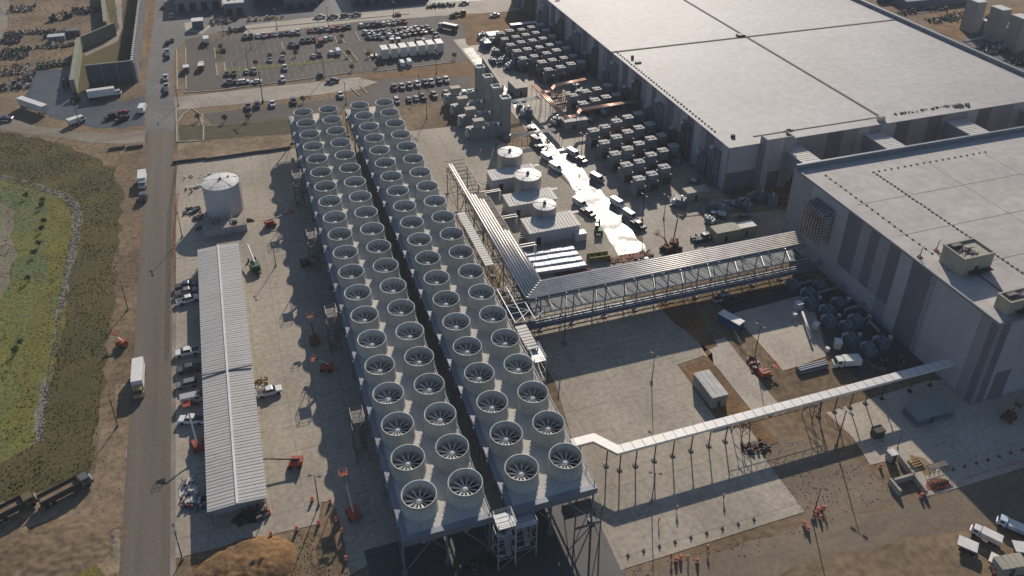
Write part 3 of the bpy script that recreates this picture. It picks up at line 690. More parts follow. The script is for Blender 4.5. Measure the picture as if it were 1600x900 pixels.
s_.box(0, 83, .95, 6.95, RH-.15, RH+.05); s_.box(.2, 6.7, 7, 55, RH-.15, RH); s_.build('pipe_support', mat('tray_brown', (.16, .13, .105), (.11, .09, .075), .5, .8), t)
s_ = MB(); s_.box(-4.5, 84, .2, 7.0, ZL-.75, ZL-.6); s_.build('cable_tray', mat('tray_cover_shade_blue', (.13, .155, .19), (.09, .11, .14), .6, .7), t)  # solid tray added to block the sun; its blue holds shade
lowp = MB()
for k, (yy, zz_, r_) in enumerate(((-1.3, 4.2, .28), (-2.1, 4.2, .2), (-2.8, 4.2, .14))): lowp.tube((-4, yy, zz_+.05), (88, yy, zz_), r_, 7)
lowp.box(-4, 86, -3.4, -.9, 3.55, 3.7, 0); lowp.build('lower_pipe', [galv], t)
leg = None
spots = [(-.2, y) for y in (8, 17, 26, 35, 44, 53, 62, 74.5)]+[(6.6, y) for y in (8, 17, 26, 35, 44, 53, 62, 74.5)]
spots += [(x, y) for x in (-4.6, 4, 13, 22, 31, 40, 49, 58, 67, 76) for y in (-.1, 7.0)]+[(-4.6, -6.8), (8, -6.8)]
for x, y in spots:
    if leg is None: lm = MB(); lm.bar((0, 0, 0), (0, 0, RH), .2); lm.box(-.6, .6, -.6, .6, 0, .35); leg = lm.build('leg', steel, t); o = leg
    else: o = copy_tree(leg, t)
    o.location = (x, y, 0)
s_ = MB()
for y0, y1 in ((8, 17), (26, 35), (44, 53), (62, 74.5)):
    for xx in (-.2, 6.6): s_.bar((xx, y0, .4), (xx, y1, RH-2.8), .1); s_.bar((xx, y1, .4), (xx, y0, RH-2.8), .1)
for y in (8, 17, 26, 35, 44, 53, 62, 74.5): s_.bar((-.2, y, .4), (6.6, y, RH-2.8), .09); s_.bar((6.6, y, .4), (-.2, y, RH-2.8), .09)
for x in (-4.6, 4, 13, 22, 31, 40, 49, 58, 67, 76):
    s_.bar((x, -.1, .4), (x, 7, 5.6), .1); s_.bar((x, 7, .4), (x, -.1, 5.6), .1); s_.bar((x, -2.4, 4.3), (x, 7, 4.3), .13)
for x in (4, 22, 40, 58): s_.bar((x, -.1, .4), (x+9, -.1, 5.8), .1); s_.bar((x+9, -.1, .4), (x, -.1, 5.8), .1)

for k in range(0, 20):
    x = -4.6+k*4.2; s_.bar((x, -3.2, 3.6), (x, -.2, ZL-1.4), .09); s_.bar((x, -3.2, 3.6), (x+2.1, -3.2, 2.2), .08); s_.bar((x+4.2, -3.2, 3.6), (x+2.1, -3.2, 2.2), .08); s_.bar((x, -3.2, 2.2), (x+4.2, -3.2, 2.2), .1)
s_.build('brace', steel_d, t)
# branch stubs towards the tanks
s_ = MB()
for y in (28, 29.2, 44, 45.2, 60, 61): s_.tube((4.5, y, RH-3.4), (13.2, y, RH-3.4), .17, 7); s_.tube((13.2, y, RH-3.4), (13.2, y, 3), .17, 7)
s_.build('branch_pipe', pipem, t)
# ================================================================ cable trestle
t = thing('cable_trestle', 'long pale cable tray bridge on single posts with a kink near the fan decks', 'trestle', (62.8, 110.4, 0))
TZ = 6.5
pts = [(-9, 4.6), (-3.4, 4.6), (0, 0), (87.5, 0)]
b = MB(); hw = 1.05
def off(i):
    p = Vector(pts[i]); d = []
    if i > 0: a = (p-Vector(pts[i-1])).normalized(); d.append(Vector((-a.y, a.x)))
    if i < len(pts)-1: a = (Vector(pts[i+1])-p).normalized(); d.append(Vector((-a.y, a.x)))
    n_ = sum(d, Vector((0, 0))); n_.normalize(); return n_*hw/max(.3, n_.dot(d[0]))
for i in range(len(pts)-1):
    a, c = Vector(pts[i]), Vector(pts[i+1]); oa, oc = off(i), off(i+1)
    b.prism([tuple(a-oa), tuple(c-oc), tuple(c+oc), tuple(a+oa)], TZ-.7, TZ)
    n = max(1, int((c-a).length/2.4))
b.build('tray_cover', mat('tray_cover_metal', (.74, .72, .68), (.62, .6, .57), .4, .38, metal=.1, fine=.1), t)
b = MB()
for k in range(36): b.box(1+k*2.43, 1.06+k*2.43, -1.06, 1.06, TZ, TZ+.04)
b.build('cover_joint', steel, t)
post = None
for i, x in enumerate([-6.3, -1.3, .9, 4.6, 9.0, 13.4, 17.8, 22.2, 26.3, 50.5, 54.8, 59.1, 63.4, 68.0, 76.0, 82.0]):
    y = 4.6 if x < -3 else (1.9 if x < 0 else 0)
    if post is None:
        lm = MB(); lm.bar((0, 0, 0), (0, 0, TZ-.5), .2); lm.bar((0, -1.1, TZ-.55), (0, 1.1, TZ-.55), .12); lm.bar((0, -1.0, TZ-.6), (0, 0, TZ-1.6), .08); lm.bar((0, 1.0, TZ-.6), (0, 0, TZ-1.6), .08); lm.box(-.45, .45, -.45, .45, 0, .3)
        post = lm.build('post', steel_d, t); o = post
    else: o = copy_tree(post, t)
    o.location = (x, y, 0)
b = MB()
for yy in (-.9, .9):
    b.bar((27, yy, TZ-.5), (50, yy, TZ-.5), .1); b.bar((27, yy, TZ-1.7), (50, yy, TZ-1.7), .1)
    for k in range(10): b.bar((27+k*2.3, yy, TZ-1.7), (28.15+k*2.3, yy, TZ-.5), .07); b.bar((29.3+k*2.3, yy, TZ-1.7), (28.15+k*2.3, yy, TZ-.5), .07)
b.build('truss', steel_d, t)
for x in (30.2, 48.5):
    b = MB()
    for sx in (-.8, .8):
        for sy in (-1.2, 1.2): b.bar((x+sx*1.4, sy*1.5, 0), (x+sx, sy, TZ-1.6), .13)
    for z in (1.6, 3.2, 4.8):
        for sx in (-1, 1): b.bar((x+sx, -1.5, z), (x+sx, 1.5, z), .08)
        for sy in (-1.4, 1.4): b.bar((x-1, sy, z), (x+1, sy, z+1.5), .08)
    b.build('trestle_tower', steel_d, t)
# ================================================================ storage tank
t = thing('storage_tank', 'large pale grey round tank with domed roof beside the long shed', 'tank', (-9.6, 244.0, 0))
th = 10.2; tr_ = 5.6
MB().lathe([(tr_, 0), (tr_, th), (tr_+.1, th), (tr_+.1, th+.12), (tr_, th+.12)], 48).build('shell', tankm, t, False)
MB().lathe([(tr_, th+.12), (3.5, th+.55), (1.2, th+.8), (.01, th+.85)], 48).build('roof', white, t, True)
b = MB()
for k in range(5): a = 2*PI*k/5+.3; b.bar((0, 0, th+.98), (tr_*math.cos(a), tr_*math.sin(a), th+.25), .09)
b.tube((0, 0, th+.8), (0, 0, th+1.5), .35, 10); b.tube((2.4, 1.4, th+.5), (2.4, 1.4, th+1.0), .3, 8); b.build('roof_fittings', steel, t)
b = MB()
for k in range(28):
    a = 2*PI*k/28; a2 = 2*PI*(k+1)/28; p = (5.55*math.cos(a), 5.55*math.sin(a)); q = (5.55*math.cos(a2), 5.55*math.sin(a2))
    b.bar((*p, th+.1), (*p, th+1.1), .04); b.bar((*p, th+1.1), (*q, th+1.1), .04)
b.build('handrail', steel, t)
b = MB()
for sx in (-.3, .3): b.bar((5.75, sx, 0), (5.75, sx, th+1), .05)
for k in range(26): b.bar((5.75, -.3, .4+k*.4), (5.75, .3, .4+k*.4), .03)
b.build('ladder', steel, t)
t = thing('pump_pit', 'low grey concrete pump enclosure joined below the big round tank', 'pump enclosure', (-16.4, 229.2, 0))
b = MB(); b.box(0, 12.6, 0, 4.6, 0, 2.4); b.build('wall', shedw, t)
b = MB(); b.box(-.1, 12.7, -.1, 4.7, 2.4, 2.5); b.build('roof_slab', conc_g, t)
b = MB()
for x in (3.2, 4.0, 4.8, 8.6): b.tube((x, 2.5, 2.5), (x, 2.5, 3.3), .15, 6); b.tube((x, 2.5, 3.3), (x, 5.5, 3.3), .15, 6)
b.box(8.8, 10, 1.5, 2.5, 2.5, 3.2); b.build('pipework', steel_d, t)
b = MB()
for k in range(5): b.box(-2.5+.4*k, 15-.3*k, 5.2+k*.2, 5.4+k*.2, .1, .4+.1*k)
for k in range(12): b.box(-1.5+k*1.2, -1.1+k*1.2, 4.8, 6.2, 0, .9)
b.build('equipment_skid', dirtbin, t)
# ================================================================ long shed
t = thing('long_shed', 'long low shed with pale ribbed metal roof and a raised ridge line', 'shed', (-17.5, 122.8, 0))
W, L = 10.6, 93.4; zr, ze = 4.62, 4.3
b = MB(); b.box(.5, W-.4, 2.2, L-.5, 0, ze-.1); b.build('wall', shedw, t)
b = MB()
b.add([(-.3, -.3, ze), (W/2, -.3, zr), (W/2, L+.3, zr), (-.3, L+.3, ze)], [(0, 1, 2, 3)]); b.add([(W/2, -.3, zr), (W+.3, -.3, ze), (W+.3, L+.3, ze), (W/2, L+.3, zr)], [(0, 1, 2, 3)])
b.add([(-.3, -.3, ze-.15), (W/2, -.3, zr-.15), (W/2, L+.3, zr-.15), (-.3, L+.3, ze-.15)], [(3, 2, 1, 0)]); b.add([(W/2, -.3, zr-.15), (W+.3, -.3, ze-.15), (W+.3, L+.3, ze-.15), (W/2, L+.3, zr-.15)], [(3, 2, 1, 0)])
b.add([(-.3, -.3, ze-.15), (W/2, -.3, zr-.15), (W+.3, -.3, ze-.15), (W+.3, -.3, ze), (W/2, -.3, zr), (-.3, -.3, ze)], [(0, 1, 2, 3, 4, 5)])
n = int(L/.875)
for k in range(n):
    y = .1+k*.875
    b.add([(-.3, y, ze), (-.3, y+.16, ze), (W/2, y+.16, zr), (W/2, y, zr), (-.3, y, ze+.05), (-.3, y+.16, ze+.05), (W/2, y+.16, zr+.05), (W/2, y, zr+.05)], [(4, 7, 6, 5), (0, 3, 7, 4), (1, 5, 6, 2), (0, 4, 5, 1)])
    b.add([(W+.3, y, ze), (W+.3, y+.16, ze), (W/2, y+.16, zr), (W/2, y, zr), (W+.3, y, ze+.05), (W+.3, y+.16, ze+.05), (W/2, y+.16, zr+.05), (W/2, y, zr+.05)], [(4, 5, 6, 7), (0, 4, 7, 3), (1, 2, 6, 5), (0, 1, 5, 4)])
b.build('roof', shedm, t)
b = MB(); b.box(W/2-.22, W/2+.22, -.3, L+.3, zr+.02, zr+.2); b.build('ridge_cap', white, t)
b = MB(); b.box(-.3, W/2-.3, 39, 39.35, ze+.3, ze+.62); b.box(W/2+.3, W+.3, 39, 39.35, ze+.3, ze+.62); b.build('roof_strap', galv, t)
lg = None
for k in range(14):
    for x in (.1, W-.1):
        if lg is None: lm = MB(); lm.bar((0, 0, 0), (0, 0, ze-.1), .12); lg = lm.build('post', steel, t); o = lg
        else: o = copy_tree(lg, t)
        o.location = (x, .3+k*7.1, 0)
dr = None
for k in range(8):
    if dr is None: dr = MB().box(-.08, 0, 0, 3.2, 0, 3.2).build('roller_door', galv, t); o = dr
    else: o = copy_tree(dr, t)
    o.location = (.5, 6+k*11, 0)
# ================================================================ water treatment
def small_hall(x0, x1, y0, y1, h, label, door=True):
    t = thing('pump_house', label, 'building', (x0, y0, 0), 0, 'white pump houses between the tanks')
    W, L = x1-x0, y1-y0
    MB().box(0, W, 0, L, 0, h).build('wall', tankm, t)
    b = MB()
    b.add([(-.25, -.25, h), (W+.25, -.25, h), (W+.25, L+.25, h+.35), (-.25, L+.25, h+.35), (-.25, -.25, h+.15), (W+.25, -.25, h+.15), (W+.25, L+.25, h+.5), (-.25, L+.25, h+.5)],
          [(0, 3, 2, 1), (4, 5, 6, 7), (0, 1, 5, 4), (1, 2, 6, 5), (2, 3, 7, 6), (3, 0, 4, 7)])
    for k in range(16):
        x = k*W/16; b.add([(x, -.25, h+.15), (x+.12, -.25, h+.15), (x+.12, L+.25, h+.5), (x, L+.25, h+.5), (x, -.25, h+.25), (x+.12, -.25, h+.25), (x+.12, L+.25, h+.6), (x, L+.25, h+.6)], [(4, 5, 6, 7), (0, 4, 7, 3), (1, 2, 6, 5), (0, 1, 5, 4)])
    b.build('roof', offwhite, t)
    b = MB(); b.box(2.2, 3.6, -.08, 0, 0, 2.6); b.build('door', steel_d, t)
    b = MB()
    for k in range(2): b.tube((W-1.5-.0, L+.6+k*.7, h-1), (W+3.2, L+.6+k*.7, h-1), .18, 6)
    b.bar((-.3, 1, h-1.5), (-3.5, 1, h-1.5), .2); b.bar((-.3, 2, h-1.5), (-3.5, 2, h-1.5), .2); b.build('pipe', steel_l, t)
small_hall(74.5, 90.4, 195.4, 203.2, 4.4, 'white pump house with ribbed roof nearest the camera, blue shaded front wall')
small_hall(73.8, 89.5, 211.8, 218.4, 4.4, 'white pump house with ribbed roof in the middle of the three')
small_hall(73.8, 89.4, 229.0, 235.2, 4.4, 'white pump house with ribbed roof farthest of the three')
b = MB(); b.box(0, 3.6, 0, 2.4, 0, 2.6, 0, 1); o = b.build('side_cabin', [tankm, white]); o.location = (88.3, 193.2, 0); tag(o, 'small white topped cabin at the right corner of the nearest pump house', 'cabin')
for x, y, r_, h, lb in ((83.6, 240.4, 4.2, 7.7, 'farthest of the three between the pump houses'), (83.8, 223.1, 4.35, 8.0, 'middle one of three, with ladder cage'), (82.7, 205.0, 3.6, 7.4, 'smallest and nearest of the three')):
    t = thing('treatment_tank', 'white round water tank with radial roof ribs, '+lb, 'tank', (x, y, 0), random.uniform(0, 1), 'white round treatment tanks')
    MB().lathe([(r_, 0), (r_, h), (r_+.08, h), (r_+.08, h+.1), (r_, h+.1)], 40).build('shell', tankm, t, True)
    MB().lathe([(r_, h+.1), (r_*.5, h+.4), (.01, h+.55)], 40).build('roof', white, t, True)
    b = MB()
    for k in range(4): a = 2*PI*k/4; b.bar((0, 0, h+.62), (r_*math.cos(a), r_*math.sin(a), h+.2), .09)
    b.box(-.4, .4, -.4, .4, h+.5, h+1.3); b.build('mixer_drive', steel_d, t)
    b = MB()
    for k in range(20):
        a = 2*PI*k/20; a2 = 2*PI*(k+1)/20; p = (r_*math.cos(a), r_*math.sin(a)); q = (r_*math.cos(a2), r_*math.sin(a2))
        b.bar((*p, h), (*p, h+1.1), .05); b.bar((*p, h+1.1), (*q, h+1.1), .05)
    b.build('handrail', steel_l, t)
    b = MB(); b.bar((-r_-.3, -.3, 0), (-r_-.3, -.3, h+2.2), .06); b.bar((-r_-.3, .3, 0), (-r_-.3, .3, h+2.2), .06); b.bar((-r_-.3, -.3, h+2.2), (-r_-.3, .3, h+2.2), .06)
    for k in range(14): b.bar((-r_-.3, -.3, .4+k*.45), (-r_-.3, .3, .4+k*.45), .03)
    b.build('ladder', steel, t)
# wrapped bundles
for k, (py, lb) in enumerate(((398, 'farthest'), (408, 'second'), (418, 'third'), (427, 'nearest'))):
    b = MB()
    for j in range(8): b.box(j*1.85, j*1.85+1.75, 0, 1.7, .25, 1.35+.12*random.random())
    b.box(0, 14.6, .2, .5, 0, .25); b.box(0, 14.6, 1.2, 1.5, 0, .25)
    x, y = at(832+k*1.0, py+3); o = b.build('wrapped_bundle', wrap); o.location = (71.2, 189.6-k*2.9-.5, LAY[0]); o.rotation_euler = (0, 0, -.06)
    tag(o, f'long row of blue white wrapped panels by the pipe rack corner, {lb} of four rows', 'bundle', 'wrapped panel rows')
# ================================================================ turbine generators with tall stacks
def genset(x, y, label):
    t = thing('turbine_generator', label, 'generator', (x, y, 0), 0, 'turbine generators with tall square stacks')
    b = MB(); b.box(0, 12.2, 0, 3.8, .3, 4.2); b.box(-.3, 16, -.2, 4, 0, .3); b.build('enclosure', genm, t)
    b = MB(); b.box(1.6, 5.6, .5, 3.4, 5.0, 7.2); b.build('intake_filter', beige, t)
    b = MB(); b.box(2.2, 5.0, .8, 3.0, 4.2, 5.0); b.box(6.5, 8, .8, 2.6, 4.2, 5.4); b.tube((8.6, 2, 4.9), (12.3, 2, 4.9), .55, 8); b.tube((9, .8, 4.2), (9, .8, 5.8), .3, 8); b.box(10.4, 11.6, .4, 1.2, 4.2, 5.2); b.build('ductwork', steel_l, t)
    b = MB(); b.box(12.3, 15.6, .2, 3.6, .3, 14.4); b.box(12.15, 15.75, .05, 3.75, 5.4, 5.6); b.box(12.15, 15.75, .05, 3.75, 10, 10.2); b.build('exhaust_stack', genm, t)
    b = MB(); b.box(12.2, 15.7, .1, .4, 14.4, 15.0); b.box(12.2, 15.7, 3.4, 3.7, 14.4, 15.0); b.box(12.2, 12.5, .4, 3.4, 14.4, 15.0); b.box(15.4, 15.7, .4, 3.4, 14.4, 15.0); b.build('stack_rim', offwhite, t)
    b = MB(); b.tube((-1.2, 2, 1.6), (-.05, 2, 1.6), 1.3, 14); b.tube((-.6, 2, 2.6), (-.6, 2, 4.6), .6, 10); b.build('inlet_cooler', offwhite, t)
for k, lb in enumerate(('nearest', 'second nearest', 'third nearest', 'farthest')): genset(77.6, 267.3+k*10.5, f'grey turbine generator with beige filter box and tall square stack, {lb} of four')
b = MB(); b.box(0, 3.2, 0, 2, 0, 1.6); o = b.build('control_cabin', galv); o.location = (89, 264, 0); tag(o, 'small blue grey cabin in front of the nearest tall square stack', 'cabin')
# ================================================================ equipment yard units
def unit_proto(rusty=False):
    t = thing('cooling_unit', '', 'cooling unit')
    unitm = mat('unit_body', (.20, .215, .22), (.155, .17, .175), .4, .6, fine=.1, rnd=.2)
    unitm2 = mat('unit_primer', (.30, .13, .09), (.2, .10, .08), .5, .7, fine=.15, rnd=.2) if rusty else unitm
    b = MB(); b.box(-1.75, 1.75, -2.2, 2.4, .5, 4.3); b.box(-1.65, 1.65, -2.3, 2.5, .1, .5); b.build('cabinet', unitm2, t)
    b = MB(); b.box(-1.6, 1.6, -1.4, 1.6, 4.3, 6.3); b.build('upper_plenum', unitm, t)
    b = MB()
    b.box(-1.75, 1.75, -1.5, 1.7, 6.3, 6.5); b.tube((-.85, .2, 6.5), (-.85, .2, 6.75), .65, 10); b.tube((.85, .2, 6.5), (.85, .2, 6.75), .65, 10); b.build('top_cover', gentop, t)
    b = MB(); b.box(-1.5, 1.5, -2.3, -2.2, .8, 3.6); b.build('louvre', steel_d, t)
    b = MB(); b.bar((2.0, -2.0, 0), (2.0, -2.0, 4), .1); b.tube((2.05, -2.0, 3.4), (2.05, 2.2, 3.4), .15, 6); b.build('pipe', rust, t)
    return t
proto = unit_proto(); proto2 = unit_proto(True); rq = random.Random(77)
rowsn = {}
def cu(x, y, i, j, sh=False):
    rs = rq.random() < (.1 if j < 5 else .4); put(proto2 if rs else proto, (x, y, 0), 0, ('rusty' if rs else 'grey')+f' pale topped cooling unit, {nth(i)} from left in the {nth(j)} yard row from the camera', 'cooling units in the equipment yard', scale=random.uniform(.92, 1.02))
colx = [118.6, 124.3, 130.1, 135.6, 140.8]
j = 0
ylist = [213.0, 222.2, 231.4, 240.6, 249.8]
for j, y in enumerate(ylist):
    for i, x in enumerate(colx):
        if j == 0 and i > 2: continue
        cu(x, y+[0, 2.2, 4.6, 6.5, 8.5][i]+random.uniform(-.3, .3), i, j)
for j, y in enumerate([272, 281, 308, 316.5, 325, 333.5, 342, 350.5, 358]):
    for i, x in enumerate(colx):
        if (j in (0, 1) and i == 0) or (i == 0 and j in (2, 3)): continue
        cu(x+random.uniform(-.3, .3), y+[0, 1.2, 2.6, 4, 5.5][i], i, j+5)
# cluster heap of grey machinery by the hall foot: things
mach = thing('skid_unit', '', 'skid unit')
b = MB(); b.box(-1.8, 1.8, -1.3, 1.3, 0, .3); b.box(-1.5, .4, -1.1, 1.1, .3, 2.2); b.build('body', genb, mach)
b = MB(); b.tube((.9, -1.0, 1.2), (.9, 1.0, 1.2), .65, 12); b.tube((-.6, 0, 2.2), (-.6, 0, 3.0), .25, 8); b.tube((.9, 0, 1.8), (.9, 0, 2.6), .12, 6); b.build('drum', steel_l, mach)
b = MB(); b.tube((1.6, -1.2, .8), (1.6, 1.2, .8), .15, 6); b.bar((1.7, -1.2, 0), (1.7, -1.2, 2), .08); b.build('pipe', rust, mach)
rr = random.Random(9)
places = [((752, 60), 'by the blue trailer'), ((757, 72), 'left of the upper unit rows'), ((775, 86), 'among red pipes'), ((790, 96), 'beside the red manifold'), ((796, 108), 'above the green roofed box'), ((770, 100), 'beside the low concrete wall'),
          ((768, 68), 'behind the wall end'), ((782, 100), 'next to the wall and brown pallets'), ((812, 170), 'under the thin rack by the wet lane'), ((822, 182), 'near the large grey switch box'), ((868, 196), 'beside the dark container'),
          ((1060, 322), 'near the front corner of the far hall'), ((1112, 328), 'in shade before the stair block'), ((1128, 338), 'in shade right of the long box'), ((1150, 322), 'behind the parked shaded pickups'), ((1168, 328), 'by the far hall stair block foot'),
          ((1186, 312), 'against the far hall front wall'), ((1205, 318), 'left of the red machine in shade'), ((1110, 350), 'behind the long beige box')]+[((p, q), 'in the '+t_) for p, q, t_ in ((905, 150, 'gap between both copper lines, left'), (918, 146, 'gap between both copper lines, middle'), (930, 152, 'gap between both copper lines, right'), (925, 190, 'shade below the near copper line'), (945, 180, 'shade at the near copper line end'), (880, 192, 'row above the dark container'), (900, 140, 'strip behind the far copper line'), (1000, 210, 'shade by the wall ducts, upper'), (1030, 232, 'shade by the wall ducts, middle'), (1055, 255, 'shade by the wall ducts, lower'), (1085, 285, 'shade by the wall ducts, lowest'), (960, 195, 'shade before the middle wall ducts'))]
for (px, py), lb in places: put(mach, at(px, py), rr.uniform(0, 6), 'small grey skid of pumps and drums '+lb, 'small pump skids', scale=rr.uniform(.9, 1.5))
# red manifolds among the units
man = thing('pipe_manifold', '', 'pipework')
b = MB()
for k in range(4): b.tube((-2.5, -1.5+k, 1+.3*k), (2.5, -1.5+k, 1+.3*k), .17, 6); b.tube((-2+k, -1.8, .2), (-2+k, -1.8, 2.6), .13, 6)
b.path([(-2.5, -1.5, 1), (-2.5, 1.5, 2), (-1, 1.8, 2.8), (2, 1.8, 2.8)], .2, 7); b.build('pipes', rust, man)
b = MB()
for x in (-2.4, 0, 2.4): b.bar((x, -1.8, 0), (x, -1.8, 2.2), .1); b.bar((x, 1.8, 0), (x, 1.8, 2.8), .1)
b.build('frame', steel_d, man)
for (px, py), lb in [((a_[0], a_[1]), a_[2]) if len(a_) == 3 else a_ for a_ in (((785, 75), 'left of the upper unit block'), ((793, 82), 'near the wall end'), ((806, 92), 'between upper units'), ((820, 100), 'beside the middle units'), ((812, 108), 'above the green roofed box'), ((835, 117), 'right of the green roofed box'),
                     ((775, 62), 'near the blue trailer'), ((866, 150), 'under the far copper line'), ((880, 158), 'between the two copper lines'), ((895, 160), 'right under the near copper line'), ((875, 172), 'at the copper line corner'), ((905, 182), 'before the near copper line'), ((920, 176), 'farther right by the near copper line'), (781, 66, 'behind the upper left units'), (798, 75, 'in the upper block, far row left'), (812, 80, 'in the upper block, second row'), (826, 88, 'in the upper block, third row'), (803, 84, 'in the upper block, fourth row'), (838, 97, 'in the upper block, right of middle'), (818, 112, 'in the upper block, near row left'), (850, 108, 'in the upper block, near the hall'), (848, 128, 'in the upper block, nearest the copper lines'), (790, 90, 'beside the olive wall end'))]:
    put(man, at(px, py), rr.uniform(-.2, .2), 'rust red pipe manifold on dark legs '+lb, 'red pipe manifolds')
# copper coloured elevated lines
def elevated(name, pts, r_, n, label, m, hl=1):
    o0 = Vector((pts[0][0], pts[0][1], 0)); t = thing(name, label, 'pipeline', tuple(o0))
    for k in range(n):
        b = MB(); b.path([(x-o0.x+k*.75*(0 if abs(pts[1][1]-pts[0][1]) < 3 else 1), y-o0.y+k*.75*(1 if abs(pts[1][1]-pts[0][1]) < 3 else 0), z) for x, y, z in pts], r_, 7, 0); b.build('pipe', m, t, True)
    b = MB()
    for i in range(len(pts)-1):
        a, c = Vector(pts[i]), Vector(pts[i+1]); L = (c-a).length; q = max(1, int(L/5))
        for k in range(q+1):
            p = a+(c-a)*k/q-o0; b.bar((p.x, p.y, 0), (p.x, p.y, p.z-.3), .12); b.bar((p.x-1, p.y, p.z-.4), (p.x+1.4, p.y, p.z-.4), .1)
    b.build('support', steel_d, t)
elevated('pipeline', [(111.2, 294, 7), (111.8, 264, 7)], .34, 3, 'bright copper pipeline on legs along the left side of the yard', copper)
elevated('pipeline', [(112.0, 284.5, 7.2), (115.5, 284.5, 7.2), (119.5, 289.5, 7.2), (134, 292, 7.2)], .3, 3, 'far kinked copper pipeline running right towards the far hall wall', copper)
elevated('pipeline', [(111.5, 260.5, 7.2), (116.5, 260.5, 7.2), (120.5, 265.3, 7.2), (146, 266.0, 7.2)], .3, 3, 'near kinked copper pipeline running right into the far hall wall', copper)
elevated('pipe_trestle', [(92, 282.5, 5.5), (111, 284, 5.5)], .14, 4, 'thin grey pipe trestle from the square stacks across the wet lane', steel_l)
elevated('pipe_trestle', [(91, 258.5, 3.5), (108, 259, 3.5)], .14, 4, 'low grey pipe run crossing the wet lane before the stacks', steel_l)
def boxy(name, px, py, sx, sy, h, m, mt, label, cat='container', rz=0.0, ribs=True, wpos=None):
    x, y = wpos or at(px, py); t = thing(name, label, cat, (x, y, LAY[0]), rz)
    b = MB(); b.box(0, sx, 0, sy, .12, h)
    if ribs:
        for k in range(int(sx/.9)): b.box(.3+k*.9, .5+k*.9, -.06, 0, .3, h-.2)
        for k in range(int(sy/.9)): b.box(-.06, 0, .3+k*.9, .5+k*.9, .3, h-.2)
    b.build('body', m, t)
    b = MB(); b.box(-.08, sx+.08, -.08, sy+.08, h, h+.12)
    for k in range(int(sx/1.2)): b.box(.3+k*1.2, .42+k*1.2, 0, sy, h+.12, h+.17)
    b.build('roof', mt, t)
    b = MB(); b.box(.1, .5, .1, sy-.1, 0, .12); b.box(sx-.5, sx-.1, .1, sy-.1, 0, .12); b.build('skid', steel_d, t)
    b = MB(); b.box(sx*.35, sx*.35+.9, -.1, -.06, .2, 2.1); b.build('door', steel_d, t)
    return t
boxy('switch_container', 0, 0, 4.4, 8.5, 3.6, genm, beige, 'green grey roofed switch container beside the low wall in the upper yard', wpos=(116.2, 312.5)) if 0 else boxy('switch_container', 806, 152, 5.2, 9, 3.6, genm, beige, 'green grey roofed switch container beside the low wall in the upper yard', rz=.05)
boxy('switch_container', 882, 205, 9.5, 4.0, 3.4, genm, gentop, 'large dark shaded switch container below the copper lines')
boxy('equipment_box', 1070, 332, 8, 3.6, 3.2, beige, beige, 'beige topped box container at the shade edge before the far hall corner', wpos=(131.6, 203.6))
boxy('equipment_box', 1115, 384, 8.2, 4.2, 3.6, beige, beige, 'long beige box container behind the pipe bridge, left section', wpos=(127.9, 179.4))
boxy('equipment_box', 1170, 375, 5.6, 3.4, 3.2, beige, offwhite, 'shorter pale topped box container joined to the right of the long beige box', wpos=(136.4, 180.2))
boxy('grey_container', 0, 0, 4.0, 8.6, 3.4, genm, gentop, 'grey ribbed equipment container standing alone on the slab', wpos=(91.1, 119.8))
boxy('site_office', 758, 78, 3.0, 6, 3.0, blue, white, 'tall blue sided white topped cabin at the upper end of the wet lane', ribs=False)
boxy('site_office', 764, 66, 6.5, 5.5, 3.0, genm, white, 'white roofed grey cabin behind the blue cabin in the upper yard')
boxy('covered_slab_shed', 1432, 668, 10, 4.6, 2.0, genb, genm, 'grey flat shed in the deep shade of the near hall', cat='shed')
# blue curtain trailer
t = thing('curtain_trailer', 'long blue sided white topped trailer near the far hall left end', 'trailer', (129.6, 373, 0), 0.02)
b = MB(); b.box(0, 13.5, 0, 2.6, 1.1, 3.8); b.build('body', blue, t); b = MB(); b.box(-.05, 13.55, -.05, 2.65, 3.8, 3.95); b.build('roof', white, t)
b = MB()
for x in (1.5, 10, 11.4): b.tube((x, -.05, .5), (x, .3, .5), .5, 12); b.tube((x, 2.3, .5), (x, 2.65, .5), .5, 12)
b.build('wheel', tyre, t)
# low wall beside wet lane
b = MB()
a, c = Vector(at(755, 98)), Vector(at(785, 142)); d = (c-a).normalized(); n_ = Vector((-d.y, d.x))*.6
b.prism([tuple(a-n_), tuple(c-n_), tuple(c+n_), tuple(a+n_)], 0, 2.6); tag(b.build('retaining_wall', beige), 'low olive concrete wall between the wet lane and the unit yard', 'wall')
# near hall yard: transformers with pipe arms
tf = thing('transformer', '', 'transformer')
b = MB(); b.box(-1.5, 1.5, -1.1, 1.1, .3, 2.7); b.box(-1.7, 1.7, -1.3, 1.3, 0, .3)
for k in range(9): b.box(-1.4+k*.33, -1.26+k*.33, -1.7, 1.7, .7, 2.4)
b.build('body', genb, tf)
b = MB(); b.tube((-.8, 0, 2.7), (-.8, 0, 3.3), .35, 10); b.tube((-1.2, -.6, 3.2), (1.2, -.6, 3.2), .32, 10); b.build('conservator', genb, tf)
b = MB(); b.box(1.9, 2.8, -.9, .9, .1, 2.0); b.build('switch_cabinet', tankm, tf)
tl = [(440, 120), (620, 130), (545, 175), (555, 235), (735, 240), (665, 285), (675, 350), (845, 350), (790, 390), (810, 470), (1005, 490), (925, 530)]
desc = ['nearest the pipe bridge on the left', 'beside the pipe bridge by the near hall wall', 'third from the pipe bridge on the left', 'left column, upper of a close pair', 'right column, second from the bridge', 'middle, above the white post', 'left column, lower of a close pair',
        'right column, third from the bridge', 'middle, behind a white topped post', 'left column, above the parked box truck', 'last in the right column by the hall wall', 'last one, just above the shaded trestle end']
